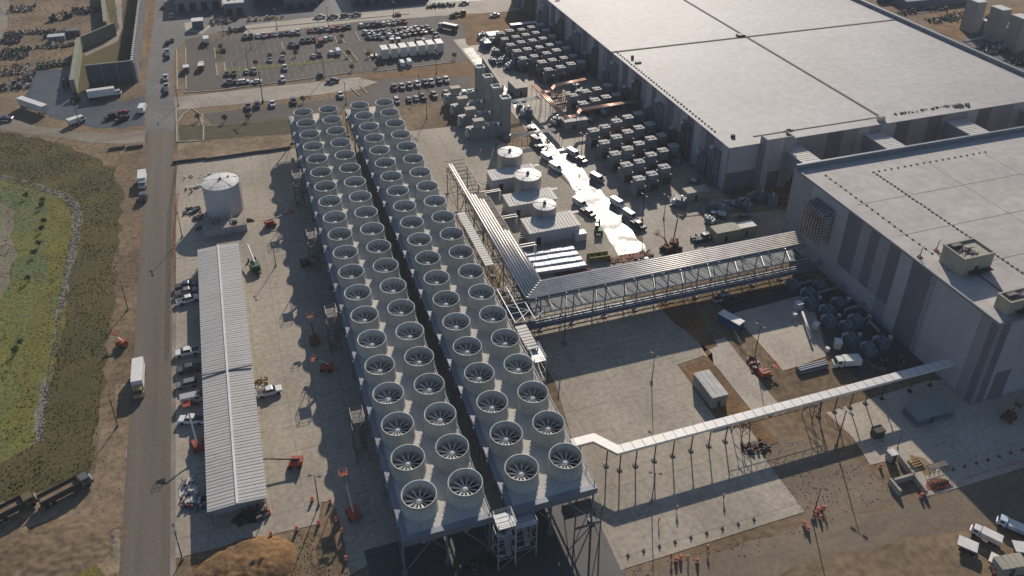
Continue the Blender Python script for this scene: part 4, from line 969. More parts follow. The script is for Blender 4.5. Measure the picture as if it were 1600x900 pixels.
for (x, y), lb in zip(tl, desc): put(tf, at(x/4.09+1130, y/4.09+424), rr.uniform(-.1, .1)+PI/2, 'blue grey finned transformer in shade, '+lb, 'transformers beside the near hall', scale=.92)
for k, (px, py, s_) in enumerate(((1246, 485, 1), (1274, 515, .8), (1307, 545, 1), (1240, 497, .6), (1292, 550, .5), (1280, 470, .5), (1325, 472, .5), (1310, 498, .5), (1342, 528, .5), (1390, 532, .5), (1357, 500, .5))):
    x, y = at(px, py); t = thing('valve_post', 'white capped '+('tall ' if s_ > .7 else 'short ')+'valve box on a post, '+['by the pale slab far corner', 'right of the pale slab', 'behind the parked box truck', 'leaning at slab edge', 'at slab near corner', 'by the first transformer', 'between right column transformers', 'mid yard beside a pipe arm', 'beside lower transformers', 'near the hall wall foot', 'centre of the shaded yard'][k], 'valve box', (x, y, LAY[0]), k*.5, 'white capped valve boxes')
    MB().box(-.9*s_, .9*s_, -.8*s_, .8*s_, .4*s_, 2.4*s_).build('cabinet', tankm, t); MB().box(-1*s_, 1*s_, -.9*s_, .9*s_, 2.4*s_, 2.55*s_).build('cap', white, t)
    MB().box(-.6*s_, .6*s_, -.5*s_, .5*s_, 0, .4*s_).build('plinth', conc_g, t)
for k, (p, q, z, lb) in enumerate((((1276, 467), (1318, 456), 2.2, 'first from the bridge'), ((1318, 494), (1350, 484), 2.2, 'second from the bridge'), ((1332, 512), (1356, 505), 2.0, 'third, with short reach'), ((1252, 495), (1266, 535), 1.6, 'pale one along the slab edge'), ((1245, 452), (1290, 444), 2.0, 'against the bridge legs'), ((1355, 510), (1372, 528), 2.0, 'last one before the trestle'))):
    a, c = Vector(at(*p)), Vector(at(*q)); t = thing('elevated_pipe', 'grey elevated pipe arm in the shaded yard, '+lb, 'pipework', (a.x, a.y, 0), 0, 'pipe arms in the near hall yard')
    d = c-a; b = MB(); b.tube((0, 0, z), (d.x, d.y, z), .32, 8); b.tube((0, 0, z), (0, 0, 0), .3, 8); b.build('pipe', tankm if k == 3 else genm, t, True)
    b = MB(); b.bar((d.x, d.y, 0), (d.x, d.y, z), .12); b.bar((d.x/2, d.y/2, 0), (d.x/2, d.y/2, z), .12); b.build('leg', steel_d, t)
# ================================================================ vehicles
def wheels(t, xs, hw, r_, wd=.28):
    base = None
    for x in xs:
        for sg in (-1, 1):
            if base is None: base = MB().tube((0, -wd/2, 0), (0, wd/2, 0), r_, 12).build('wheel', tyre, t); o = base
            else: o = copy_tree(base, t)
            o.location = (x, sg*(hw-wd/2+.03), r_)
def lamps(t, x, hw, z, s_=.16):
    for sg in (-1, 1):
        MB().box(x-.05, x+.03, sg*hw-s_, sg*hw+s_, z-.08, z+.1).build('headlight', lampm, t)
def sedan():
    t = thing('car', '', 'car')
    b = MB(); b.xprof([(-2.3, .35), (2.25, .3), (2.35, .65), (2.1, .84), (1.15, .96), (-1.6, 1.0), (-2.28, .92)], -.9, .9, iny=.06, zin=.8); b.xprof([(-1.2, 1.38), (.45, 1.38), (.25, 1.46), (-.95, 1.47)], -.66, .66); b.build('body', carp, t)
    MB().xprof([(-1.85, .96), (1.15, .93), (.5, 1.38), (-1.25, 1.38)], -.82, .82, iny=.15, zin=1.2).build('window', glass, t)
    wheels(t, (-1.4, 1.4), .88, .33); lamps(t, 2.3, .62, .62); return t
def suv():
    t = thing('car', '', 'car')
    b = MB(); b.xprof([(-2.35, .4), (2.35, .38), (2.42, .8), (2.2, 1.0), (1.3, 1.1), (-2.3, 1.12)], -.95, .95, iny=.05, zin=.9); b.xprof([(-2.15, 1.66), (.6, 1.66), (.4, 1.75), (-2.0, 1.75)], -.74, .74); b.build('body', carp, t)
    MB().xprof([(-2.3, 1.1), (1.3, 1.08), (.65, 1.66), (-2.15, 1.66)], -.88, .88, iny=.13, zin=1.3).build('window', glass, t)
    wheels(t, (-1.45, 1.45), .93, .38); lamps(t, 2.38, .66, .78); return t
def pickup():
    t = thing('pickup_truck', '', 'pickup truck')
    b = MB(); b.xprof([(-2.9, .5), (2.85, .45), (2.9, .95), (2.65, 1.16), (1.45, 1.24), (-2.9, 1.2)], -.98, .98, iny=.04, zin=1.0); b.xprof([(-.75, 1.82), (.85, 1.82), (.65, 1.9), (-.65, 1.9)], -.72, .72); b.build('body', carp, t)
    MB().box(-2.75, -1.0, -.82, .82, 1.215, 1.235).build('bed', steel_d, t)
    MB().xprof([(-.9, 1.22), (1.5, 1.22), (.95, 1.82), (-.8, 1.82)], -.9, .9, iny=.13, zin=1.4).build('window', glass, t)
    wheels(t, (-1.85, 1.85), .96, .42); lamps(t, 2.86, .7, .86); return t
def van():
    t = thing('van', '', 'van')
    b = MB(); b.xprof([(-2.8, .45), (2.7, .42), (2.8, .95), (2.0, 1.3), (1.4, 2.25), (-2.75, 2.3)], -.98, .98, iny=.08, zin=1.6); b.build('body', carp, t)
    b = MB(); b.xprof([(1.55, 1.95), (1.63, 1.97), (2.02, 1.36), (1.94, 1.34)], -.8, .8); b.box(.4, 1.3, -.995, .995, 1.4, 1.95); b.build('window', glass, t)
    wheels(t, (-1.8, 1.8), .96, .38); lamps(t, 2.72, .7, .86); return t
P_S, P_U, P_P, P_V = sedan(), suv(), pickup(), van()
COL = [('white', (.75, .74, .72)), ('silver', (.42, .43, .44)), ('black', (.02, .02, .022)), ('dark grey', (.09, .09, .10)), ('grey', (.2, .2, .21)), ('dark blue', (.03, .05, .12)), ('red', (.30, .03, .025))]
cr = random.Random(21)
def car(px, py, rz, where, kind=None, col=None, group=None, sc=1.0):
    k = kind or cr.choices('SUPV', (4, 4, 5, .6))[0]
    cn, cc = next(c for c in COL if c[0] == col) if col else cr.choices(COL, (6, 3, 4, 4, 3, 1, .7))[0]
    pr, kn = {'S': (P_S, 'car'), 'U': (P_U, 'tall car'), 'P': (P_P, 'pickup'), 'V': (P_V, 'van')}[k]
    put(pr, at(px, py, .4) if isinstance(px, (int, float)) else px, rz+cr.gauss(0, .03), f'{cn} {kn} {where}', group, cc, sc)
def row(pts, rz, where, group, **kw):
    for i, (x, y) in enumerate(pts): car(x, y, rz if cr.random() < .6 else rz+PI, f'{nth(i)} from left in {where}', group=group, **kw)
g2 = lambda L: [(250+x/5.16, y/5.16) for x, y in L]
g3 = lambda L: [(540+x/5., y/5.) for x, y in L]
row(g2([(690, 300), (735, 296), (790, 293), (840, 288), (885, 285), (930, 280), (980, 276), (1025, 272), (1070, 268), (1115, 262), (1210, 252), (1255, 248), (1300, 243), (1345, 240), (1385, 237), (1435, 230), (1485, 225), (1525, 220)])+g3([(20, 210), (120, 202), (165, 200), (210, 196), (250, 193), (295, 188), (335, 184), (375, 180), (415, 176), (460, 172)]),
    PI/2, 'the back line by pale road', 'cars in the back line of the car park')
row(g3([(165, 262), (210, 260), (255, 257), (295, 252), (335, 250), (380, 242), (425, 240), (465, 234), (505, 230), (545, 226), (590, 222), (630, 217)]), PI/2+.5, 'the dense angled upper line', 'angled cars behind the white sheds')
row(g3([(182, 298), (220, 296), (265, 293), (350, 285), (395, 280), (437, 275), (482, 268), (530, 262), (572, 256), (612, 250), (655, 240)]), PI/2+.5, 'the dense angled lower line', 'angled cars behind the white sheds')
row(g3([(565, 322), (605, 320), (705, 302), (708, 280)]), PI/2, 'short line beside small white boxes', 'cars near the white sheds')
row(g2([(1060, 365), (1108, 370), (1150, 332), (1195, 328), (1240, 325), (1297, 350), (1335, 318), (1378, 308)]), PI/2, 'the broken middle car park line', 'cars in the middle of the car park')
row(g2([(515, 405), (890, 485), (990, 475), (1008, 550), (1235, 455), (1287, 445), (1380, 432), (1435, 424)]), PI/2, 'the sparse line along the green strip', 'cars along the green strip')
row(g2([(540, 600), (598, 596), (700, 580), (760, 575), (990, 645), (1292, 605)]), PI/2, 'sparse line nearest the pale kerb', 'cars near the pale kerb')
row(g2([(565, 668), (675, 665), (775, 662)]), 0, 'the lane below the kerb', 'cars on the lane')
row([(616, 137), (628, 136), (640, 134), (652, 132), (664, 130), (674, 129), (686, 127), (697, 125)], PI/2, 'the pickup line below the sheds', 'dark pickups in a line', kind='P')
row([(620, 158), (639, 156), (650, 154), (661, 152), (678, 149), (697, 147)], PI/2, 'the line just past the fan decks', 'cars just past the fan decks')
row([(388, 167), (402, 165), (426, 163), (459, 159), (532, 149)], PI/2, 'the sparse lower lane line', 'cars along the lower lane', kind='P')
car(520, 127, .1, 'driving on the lane above the fan decks', 'P', 'dark blue')
car(628, 101, PI/2, 'left of the pair below the white sheds', 'V', 'white'); car(639, 99, PI/2, 'right of the pair below the white sheds', 'V', 'white')
car(520, 27, .1, 'first of three on the far pale road', 'P', 'dark grey'); car(539, 25, .1, 'second of three on the far pale road', 'U', 'dark grey'); car(556, 24, .1, 'in shade, third on the far pale road', 'P', 'dark grey')
car(500, 27, 0, 'left most on the far pale road', 'P', 'silver'); car(725, 6, .1, 'on the far road near the shadow band', 'P', 'grey'); car(773, 25, .2, 'alone on the brown dirt beyond the yard', 'P', 'white')
for i, (px, py, k, c) in enumerate(((269, 63, 'S', 'dark grey'), (262, 67, 'U', 'black'), (262, 82, 'P', 'silver'), (262, 89, 'U', 'dark blue'), (259, 122, 'P', 'white'), (260, 136, 'P', 'silver'), (260, 144, 'U', 'black'), (268, 26, 'P', 'silver'), (255, 12, 'S', 'black'))):
    car(px, py, PI/2, f'along the right verge of the road, {nth(8-i)} from the junction', k, c, 'vehicles along the upper road verge')
# beside the shed
for i, (px, py, k, c, rz) in enumerate(((291, 448, 'P', 'dark blue', 0), (292, 458, 'P', 'grey', .1), (294, 470, 'P', 'white', .2), (293, 552, 'P', 'white', PI), (296, 578, 'P', 'dark grey', PI), (292, 602, 'U', 'grey', PI), (300, 658, 'P', 'white', PI-.3), (303, 626, 'V', 'silver', 0))):
    car(px, py, rz, f'in shade left of the shed, {nth(i)} from far end', k, c, 'vehicles parked left of the long shed')
car(421, 614, 0.1, 'in the sun right of the long shed with its bed full', 'P', 'white')
car(223, 172, 1.4, 'crossing the junction on the asphalt road', 'V', 'white', sc=1.15)
car(8, 187, -.2, 'at the far left edge of the side road', 'P', 'dark blue')
for i, (px, py, k, c) in enumerate(((175, 183, 'P', 'black'), (190, 179, 'P', 'red'), (191, 187, 'P', 'black'))): car(px, py, .7, f'on the dirt island by the junction, {nth(i)} of three', k, c, 'vehicles on the dirt island')
# wet lane
for i, (px, py, k, c, s_) in enumerate(((838, 222, 'V', 'grey', 0), (844, 233, 'P', 'dark grey', 0), (855, 249, 'V', 'silver', 0), (868, 264, 'V', 'white', 0), (906, 320, 'V', 'silver', 0), (919, 334, 'P', 'dark grey', 0), (833, 205, 'P', 'black', 0))):
    car(px, py, -1.25+.0*i, f'left of the wet lane, {nth([5, 4, 3, 2, 1, 0, 6][i])} from pipe bridge', k, c, 'vehicles on the left of the wet lane')
for i, (px, py, k, c) in enumerate(((896, 242, 'V', 'silver'), (907, 251, 'P', 'dark grey'), (933, 281, 'V', 'grey'), (965, 320, 'V', 'white'), (984, 339, 'V', 'silver'), (997, 353, 'P', 'black'))):
    car(px, py, -1.25, f'right of the wet lane, {nth(5-i)} from pipe bridge', k, c, 'vehicles on the right of the wet lane')
for i, (px, py, k, c) in enumerate(((1114, 338, 'P', 'white'), (1135, 318, 'S', 'silver'), (1158, 316, 'P', 'silver'), (1160, 342, 'P', 'grey'), (1178, 308, 'V', 'grey'), (1100, 372, 'P', 'grey'))):
    car(px, py, .2, f'in the shaded area before the far hall, {nth(i)} listed leftwards to right', k, c, 'vehicles before the far hall') if 0 else car(px, py, .2, ['with white cab at the shade edge', 'small one in deep shade by the hall corner', 'in shade by the stair block', 'in shade nearest the near hall', 'against the stair block wall', 'between the two beige boxes and bridge'][i]+' before the far hall', k, c, 'vehicles before the far hall')
car(1128, 468, .1, 'in the bridge shadow by the near hall yard', 'P', 'silver'); car(1146, 470, .2, 'second one in the bridge shadow by the transformers', 'P', 'dark grey')
# trucks
def truck(label, loc, rz, L=7.0, H=2.9, W=2.4, box=white, cabm=(.7, .7, .68), gap=.2, kind='box', sc=1.0):
    t = thing('box_truck' if kind == 'box' else ('dump_truck' if kind == 'dump' else 'flatbed_truck'), label, 'truck', (loc[0], loc[1], LAY[0]+.01), rz)
    b = MB(); b.xprof([(L/2+gap, .6), (L/2+gap+2.2, .6), (L/2+gap+2.25, 1.4), (L/2+gap+1.9, 1.5), (L/2+gap+1.55, 2.5), (L/2+gap, 2.55)], -1.05, 1.05, iny=.1, zin=2); o = b.build('cab', carp, t); o.color = (*cabm, 1)
    b = MB(); b.xprof([(L/2+gap+1.62, 2.4), (L/2+gap+1.70, 2.42), (L/2+gap+1.98, 1.56), (L/2+gap+1.9, 1.52)], -.9, .9); b.box(L/2+gap+.5, L/2+gap+1.4, -1.075, 1.075, 1.6, 2.2); b.build('window', glass, t)
    MB().box(-L/2, L/2+gap+1.8, -.45, .45, .55, .95).build('chassis', steel_d, t)
    if kind == 'box':
        MB().box(-L/2, L/2, -W/2, W/2, 1.0, 1.0+H).build('cargo_box', box, t)
        b = MB(); b.box(-L/2-.03, L/2+.03, -W/2-.03, W/2+.03, 1.0+H, 1.04+H); b.build('box_roof', white, t)
    elif kind == 'dump':
        b = MB(); b.box(-L/2, L/2, -W/2, -W/2+.12, 1.0, 2.5); b.box(-L/2, L/2, W/2-.12, W/2, 1.0, 2.5); b.box(L/2-.12, L/2, -W/2+.12, W/2-.12, 1, 2.7); b.box(-L/2, -L/2+.1, -W/2+.12, W/2-.12, 1, 2.2); b.box(-L/2+.1, L/2-.12, -W/2+.12, W/2-.12, 1, 1.2); b.build('dump_bed', steel_d, t)
        MB().box(-L/2+.2, L/2-.2, -W/2+.15, W/2-.15, 1.2, 2.0).build('load', dirt, t)
    else:
        b = MB(); b.box(-L/2, L/2, -W/2, W/2, 1.0, 1.2); b.build('flat_bed', steel, t)
        b = MB()
        for k in range(4): b.box(-L/2+.4+k*L/4.3, -L/2+.4+k*L/4.3+L/5.5, -W/2+.3, W/2-.3, 1.2, 1.6+.3*(k % 3))
        b.build('load', dirtbin, t)
    wheels(t, (-L/2+1.0, -L/2+2.2, L/2+gap+1.1), 1.15, .48, .3); lamps(t, L/2+gap+2.22, .75, 1.0)
    t.scale = (sc,)*3
    return t
truck('white box truck with tan cab driving towards the camera on the asphalt road', at(219, 596), -PI/2, 8.4, 2.7, cabm=(.42, .29, .12))
truck('white truck with short box driving up the asphalt road by the grass corner', at(224, 285), -PI/2, 6.2, 2.2, cabm=(.6, .6, .58))
truck('pale truck close behind the white one on the asphalt road', at(225, 308), -PI/2, 2.5, 1.2, box=galv, cabm=(.12, .12, .13), kind='flat')
truck('long white box truck parked before the slate screen wall', at(160, 153), .08, 10, 2.8)
truck('dark dump truck on the mud nearest the road', at(96, 778), .42, 7.5, kind='dump', cabm=(.12, .12, .13))
truck('dark dump truck at the far left edge of the mud', at(14, 806), .42, 6, kind='dump', cabm=(.15, .11, .05))
truck('white box truck parked at the bottom right beside a flat trailer', at(1546, 846), 2.15, 4.6, 1.5, sc=.78)
truck('blue white truck in hall shade at the bottom right edge', at(1590, 832), 2.2, 5.2, 1.0, box=wrap, cabm=(.5, .6, .7), sc=.8)
truck('white box truck beside transformers at the corner of the shaded yard', at(1328, 572), 2.9, 4.2, 1.6)
truck('white and blue truck at the top end of the car park', at(323, 68), 1.6, 4.6, 2.0, cabm=(.2, .22, .35))
truck('dark tanker like truck standing between the car park and the dirt', at(703, 47), 2.3, 8.5, 2.0, box=dirtbin, cabm=(.6, .6, .6))
truck('flatbed truck on the dirt at the top of the car park', at(712, 26), .3, 7, kind='flat', cabm=(.06, .06, .07))
truck('red cab truck on the left side of the car park', at(292, 112), 1.6, 3.5, 1.5, box=genb, cabm=(.3, .05, .04))
truck('white and red truck in the left bay of the car park', at(315, 109), 1.5, 3.5, 1.4, box=rust, cabm=(.7, .7, .7))
truck('white truck with flat load by the dirt island left of the junction', at(116, 195), .6, 4, 1.6)
def trailer(label, loc, rz, L, H, m, W=2.5):
    t = thing('trailer', label, 'trailer', (loc[0], loc[1], LAY[0]+.01), rz)
    MB().box(0, L, -W/2, W/2, 1.1, 1.1+H).build('body', m, t); MB().box(-.03, L+.03, -W/2-.03, W/2+.03, 1.1+H, 1.15+H).build('roof', white, t)
    MB().box(.5, L-.5, -.4, .4, .8, 1.1).build('chassis', steel_d, t); wheels(t, (1.5, 2.8, L-2.5), 1.2, .48, .3)
    return t
trailer('long white trailer standing on the dark wet yard at the left', at(34, 166), -.85, 15.5, 2.7, offwhite)
trailer('flat grey trailer beside the white truck at the bottom right', at(1494, 852), -.9, 3.4, .4, galv)
trailer('grey trailer at the bottom right edge under the shaded truck', at(1580, 862), -.5, 3.4, .5, galv)
trailer('grey trailer with gear behind the white truck at the bottom right', at(1543, 878), -1.0, 4, .4, steel_d)
# portable sheds in the car park
for i in range(7):
    x = 63+i*4.25; y = 356.5+i*.1
    t = thing('storage_container', f'white upright storage container in the car park, {nth(i)} from the left of seven', 'container', (x, y, LAY[0]), 0, 'white containers in the car park')
    b = MB(); b.box(0, 3.0, 0, 6, .1, 4.4)
    for k in range(5): b.box(.2+k*.6, .3+k*.6, -.05, 0, .2, 4.2)
    b.build('body', white, t); b = MB(); b.box(-.05, 3.05, -.05, 6.05, 4.4, 4.52); b.build('roof', white, t); b = MB(); b.box(.3, .5, .2, 5.8, 0, .1); b.box(2.5, 2.7, .2, 5.8, 0, .1); b.build('skid', steel_d, t)
for i, (px, py) in enumerate(((610, 70), (620, 69))): boxy('small_cabin', px, py, 2.0, 2.2, 2.4, genm, white, 'small white topped cabin behind the white containers, '+('left one' if i == 0 else 'right one'), 'cabin', ribs=False)
boxy('small_cabin', 580, 91, 3, 2.4, .8, offwhite, white, 'low white box left of the white containers', 'box', ribs=False)
# boom lifts
def boom(label, px, py, rz, L1, e1, L2, e2, col=red, sc=1.0, group='boom lifts'):
    x, y = at(px, py); t = thing('boom_lift', label, 'boom lift', (x, y, LAY[0]+.01), rz, group); t.scale = (sc,)*3
    b = MB(); b.box(-1.5, 1.5, -1.0, 1.0, .45, .95); b.build('chassis', col, t); wheels(t, (-1.05, 1.05), 1.15, .48, .4)
    b = MB(); b.box(-1.5, .9, -.95, -.1, .98, 2.0); b.box(-1.5, .9, .3, .95, .98, 1.8); b.box(-1.7, -1.2, -.9, .9, 1, 2.1); b.build('turret', col, t)
    p0 = Vector((-1.0, .1, 1.9)); p1 = p0+Vector((math.cos(e1), 0, math.sin(e1)))*L1; p2 = p1+Vector((math.cos(e2), 0, math.sin(e2)))*L2
    b = MB(); b.bar(p0, p1, .28); b.bar(p0+Vector((0, 0, .3)), p0+(p1-p0)*.5, .12); b.build('lower_boom', steel_d if 'dark boom' in label else (offwhite if col == red else col), t)
    MB().bar(p1, p2, .2).build('upper_boom', steel_d, t)
    b = MB()
    for sx in (0, 1.0):
        for sy in (-.8, .8): b.bar(p2+Vector((sx, sy, 0)), p2+Vector((sx, sy, 1.1)), .05)
    for z in (0, .55, 1.1):
        for sy in (-.8, .8): b.bar(p2+Vector((0, sy, z)), p2+Vector((1, sy, z)), .05)
        for sx in (0, 1): b.bar(p2+Vector((sx, -.8, z)), p2+Vector((sx, .8, z)), .05)
    b.box(p2.x, p2.x+1, p2.y-.8, p2.y+.8, p2.z-.08, p2.z); b.build('basket', col, t)
boom('red boom lift standing in fan deck shade with its pale boom raised away', 552, 806, 1.7, 5.5, .95, 2.0, .3)
boom('red boom lift in the sun with its dark boom reaching to the shed', 462, 728, 2.9+PI*0, 6.5, .12, 3.0, -.1, sc=.95)
boom('orange red boom lift by the fan shadow below the round tank', 423, 353, .25, 5, .1, 2.5, .0)
boom('red boom lift left of the shed with long raised boom', 310, 700, 1.75, 6.5, .75, 2, .4)
boom('orange red boom lift reaching over the parked pickups left of the shed', 297, 632, .2, 3, .3, 1, .1, sc=.8)
boom('red boom lift deep in fan deck shade, upper of the shaded group', 492, 535, 1.6, 4, .9, 1.5, .3, col=rust)
boom('dark red boom lift under the fan deck edge in shade', 478, 415, .1, 2.5, .2, 1, .1, col=rust, sc=.9)
boom('pinkish red lift deep in fan deck shade', 510, 578, 2.8, 3.0, .5, 1.0, .2, sc=.9)
boom('red lift on the grass verge left of the asphalt road', 191, 540, 2.2, 2.2, .3, 1.0, .6, sc=.85)
boom('red boom lift between the dirt lane and the near yard slab', 1195, 588, .1, 2.5, .1, 1.0, .0, sc=.9)
boom('red knuckle lift with raised arms behind the pipe bridge', 1052, 385, .9, 6, .9, 4, -.3, col=rust, sc=1.15)
boom('second rust red lift beside the raised knuckle lift behind the bridge', 1040, 392, 2.0, 3, .8, 2, .0, col=rust)
boom('red lift in shade at the foot of the near hall', 1575, 655, .3, 3, .1, 1, 0, col=rust)
boom('rust red machine in shade between the two halls', 1222, 318, 1.0, 2, .5, 1, .2, col=rust)
# drill rig in green near the shed
x, y = at(400, 422); t = thing('drill_rig', 'green drill rig with long pale mast lying beside the shed top', 'machine', (x, y, LAY[0]+.01), PI/2+.15)
MB().box(-1.6, 1.6, -1.1, 1.1, .7, 2.2).build('body', green, t); b = MB(); b.bar((0, 0, 2.6), (8.5, 0, 3.4), .35); b.build('mast', offwhite, t); b = MB(); b.box(-3.2, -1.7, -.8, .8, .4, 1.0); b.bar((1.6, 0, 1.0), (5, 0, 1.0), .2); b.build('hitch', steel_d, t); wheels(t, (-1, 1, 5.0), 1.1, .5, .4)
def machine(label, px, py, rz, m, s_=1.0, cat='machine', name='excavator'):
    x, y = at(px, py); t = thing(name, label, cat, (x, y, LAY[0]+.01), rz); t.scale = (s_,)*3
    b = MB()
    for sg in (-1, 1): b.xprof([(-1.6, .2), (-1.3, 0), (1.3, 0), (1.6, .2), (1.6, .6), (1.3, .8), (-1.3, .8), (-1.6, .6)], sg*1.0-.25, sg*1.0+.25)
    b.build('track', tyre, t)
    MB().box(-1.6, .8, -1.1, 1.1, .85, 1.9).build('body', m, t); MB().box(-.1, 1.2, .1, 1.05, 1.9, 2.8).build('cab', glass, t)
    b = MB(); b.bar((.8, -.3, 1.4), (3.0, -.3, 3.2), .25); b.bar((3.0, -.3, 3.2), (4.3, -.3, 1.2), .2); b.build('arm', m, t)
    MB().prism([(4.0, -.8), (4.8, -.8), (4.8, .2), (4.0, .2)], .4, 1.3).build('bucket', steel_d, t)
    return t
machine('yellow excavator on the orange soil heap at the bottom left', 395, 893, .5, yellow, .7)
machine('green loader like machine at the end of the wet lane', 935, 365, 1.2, green, 1.0)
machine('green machine among the left yard plant row, by the screen wall', 118, 157, .3, green, 1.1)
for i, (px, py) in enumerate(((62, 106), (70, 105), (78, 104), (86, 102), (95, 101), (104, 100))): machine(f'green plant machine in the line atop the wet yard, {nth(i)} from left', px, py, 1.7, green, .75)
machine('dark excavator in the sandy yard, left of two', 84, 32, .4, steel_d, 1.1); machine('dark excavator in the sandy yard, right of two', 107, 27, 2.4, steel_d, 1.1)
machine('small green machine against the inner corner of the wet yard', 103, 134, 1.5, green, .9)
machine('yellow tracked machine between fan decks at the far end', 489, 186, .4, yellow, .5) if 0 else None
# trench box, pipe stacks, timber
x, y = at(935, 405); t = thing('trench_box', 'yellow green steel trench box on the dirt by the wet lane end', 'trench box', (x, y, LAY[0]), -.1)
b = MB(); b.box(-3.2, 3.2, -1.3, -1.0, 0, 1.6); b.box(-3.2, 3.2, 1.0, 1.3, 0, 1.6); b.build('side_plate', mat('olive_plate', (.22, .2, .05), (.15, .14, .04), 1, .7), t); b = MB()
for k in range(4): b.tube((-2.8+k*1.85, -1.0, 1.3), (-2.8+k*1.85, 1.0, 1.3), .12, 6)
b.build('spreader', green, t)
def stackpile(label, px, py, L, n, r_, rz, m, name='pipe_stack', cat='pipes'):
    x, y = at(px, py); b = MB()
    for k in range(n): b.tube((-L/2, k*r_*2.1, r_), (L/2, k*r_*2.1, r_), r_, 7)
    for k in range(n-1): b.tube((-L/2, k*r_*2.1+r_, r_*2.75), (L/2, k*r_*2.1+r_, r_*2.75), r_, 7)
    o = b.build(name, m); o.location = (x, y, LAY[0]+.02); o.rotation_euler = (0, 0, rz); tag(o, label, cat, 'pipe stacks on the ground' if m is not galv else None)
    o['kind'] = 'thing' if 0 else o.get('kind', '') or None if 0 else None if 0 else 'thing'
    del o['kind']
stackpile('tilted bundle of grey steel lying below the pale yard slab', 1272, 580, 8, 4, .3, -.0, galv)
stackpile('dark long pipes by the slab lane at the right yard', 1243, 483, 0.1, 1, .05, 0, galv) if 0 else None
debris('scrap_pile', 1050, 392, 0, 6, 4, 40, 'rusty heap of steel parts behind the pipe bridge', [rust, steel_d], seed=7, hh=1.3)
debris('scrap_pile', 1095, 375, 0, 6, 3, 40, 'dark green grey heap of parts left of the long beige box', [steel_d, genb, green], seed=8, hh=1.6)
debris('scrap_pile', 985, 402, 0, 14, 3, 50, 'red brown strip of litter along the end of the wet lane', [rust, dirtbin], seed=9, hh=.4)
debris('scrap_pile', 895, 425, 0, 10, 2, 30, 'rusty strip of parts beside the wrapped panels', [rust], seed=10, hh=.4)
debris('scrap_pile', 300, 330, 0, 5, 4, 40, 'heap of mixed pallets left of the round tank', [dirtbin, rust, offwhite, blue], seed=11, hh=1)
debris('scrap_pile', 308, 342, 0, 3, 3, 20, 'small dark heap just below left of the round tank pallets', [dirtbin, steel_d], seed=12, hh=1)
debris('white_sack_row', 316, 291, 0, 10, 1.5, 26, 'row of small white sacks left of the round tank', [white], seed=13, hh=.9)
debris('white_sack_row', 312, 275, 0, 12, 3, 14, 'loose scatter of white sacks above the round tank pallets', [white, offwhite], seed=14, hh=.8)
debris('scrap_pile', 408, 605, 0, 3, 5, 34, 'grey heap of fittings beside the white pickup right of the shed', [offwhite, wood, steel], seed=15, hh=1)
debris('scrap_pile', 296, 770, 0, 3, 8, 40, 'mixed bricks and gear left of the shed near its lower end', [offwhite, rust, steel, galv], seed=16, hh=1)
debris('scrap_pile', 390, 808, 0, 6, 3, 40, 'dark gear in shade under the near shed gable', [steel_d, steel], seed=17, hh=1.2)
debris('scrap_pile', 305, 790, 0, 4, 3, 30, 'grey machine parts at the lower left shed corner', [galv, steel_d, offwhite], seed=18, hh=1.1)
debris('scrap_pile', 760, 878, 0, 12, 3, 50, 'dark heap of ground pipes under the near end of the fan decks', [steel_d, rust, dirtbin], seed=19, hh=1.4)
debris('scrap_pile', 1385, 570, 0, 10, 4, 60, 'dark tangle of cable and timber below the shaded transformers', [steel_d, galv, dirtbin], seed=20, hh=1.2)
debris('scrap_pile', 1355, 660, 0, 5, 2, 24, 'dark gear on the corner slab below the trestle', [steel_d], seed=21, hh=.9) if 0 else None
debris('scrap_pile', 1180, 700, 0, 6, 3, 40, 'dark tangle of formwork by the trestle tower', [steel_d, rust], seed=22, hh=.9)
debris('scrap_pile', 1182, 575, 0, 3, 7, 40, 'mixed red and grey gear along the left side of the pale yard slab', [rust, steel, offwhite, red], seed=23, hh=1)
debris('scrap_pile', 1465, 757, 0, 5, 2, 26, 'rusty orange reinforcing bars on the corner slab end', [rust, dirt_o, orange], seed=24, hh=.3)
debris('scrap_pile', 965, 812, 0, .8, .8, 3, 'small dark box on the large slab near the trestle shadow', [steel_d], seed=30, hh=.8) if 0 else None
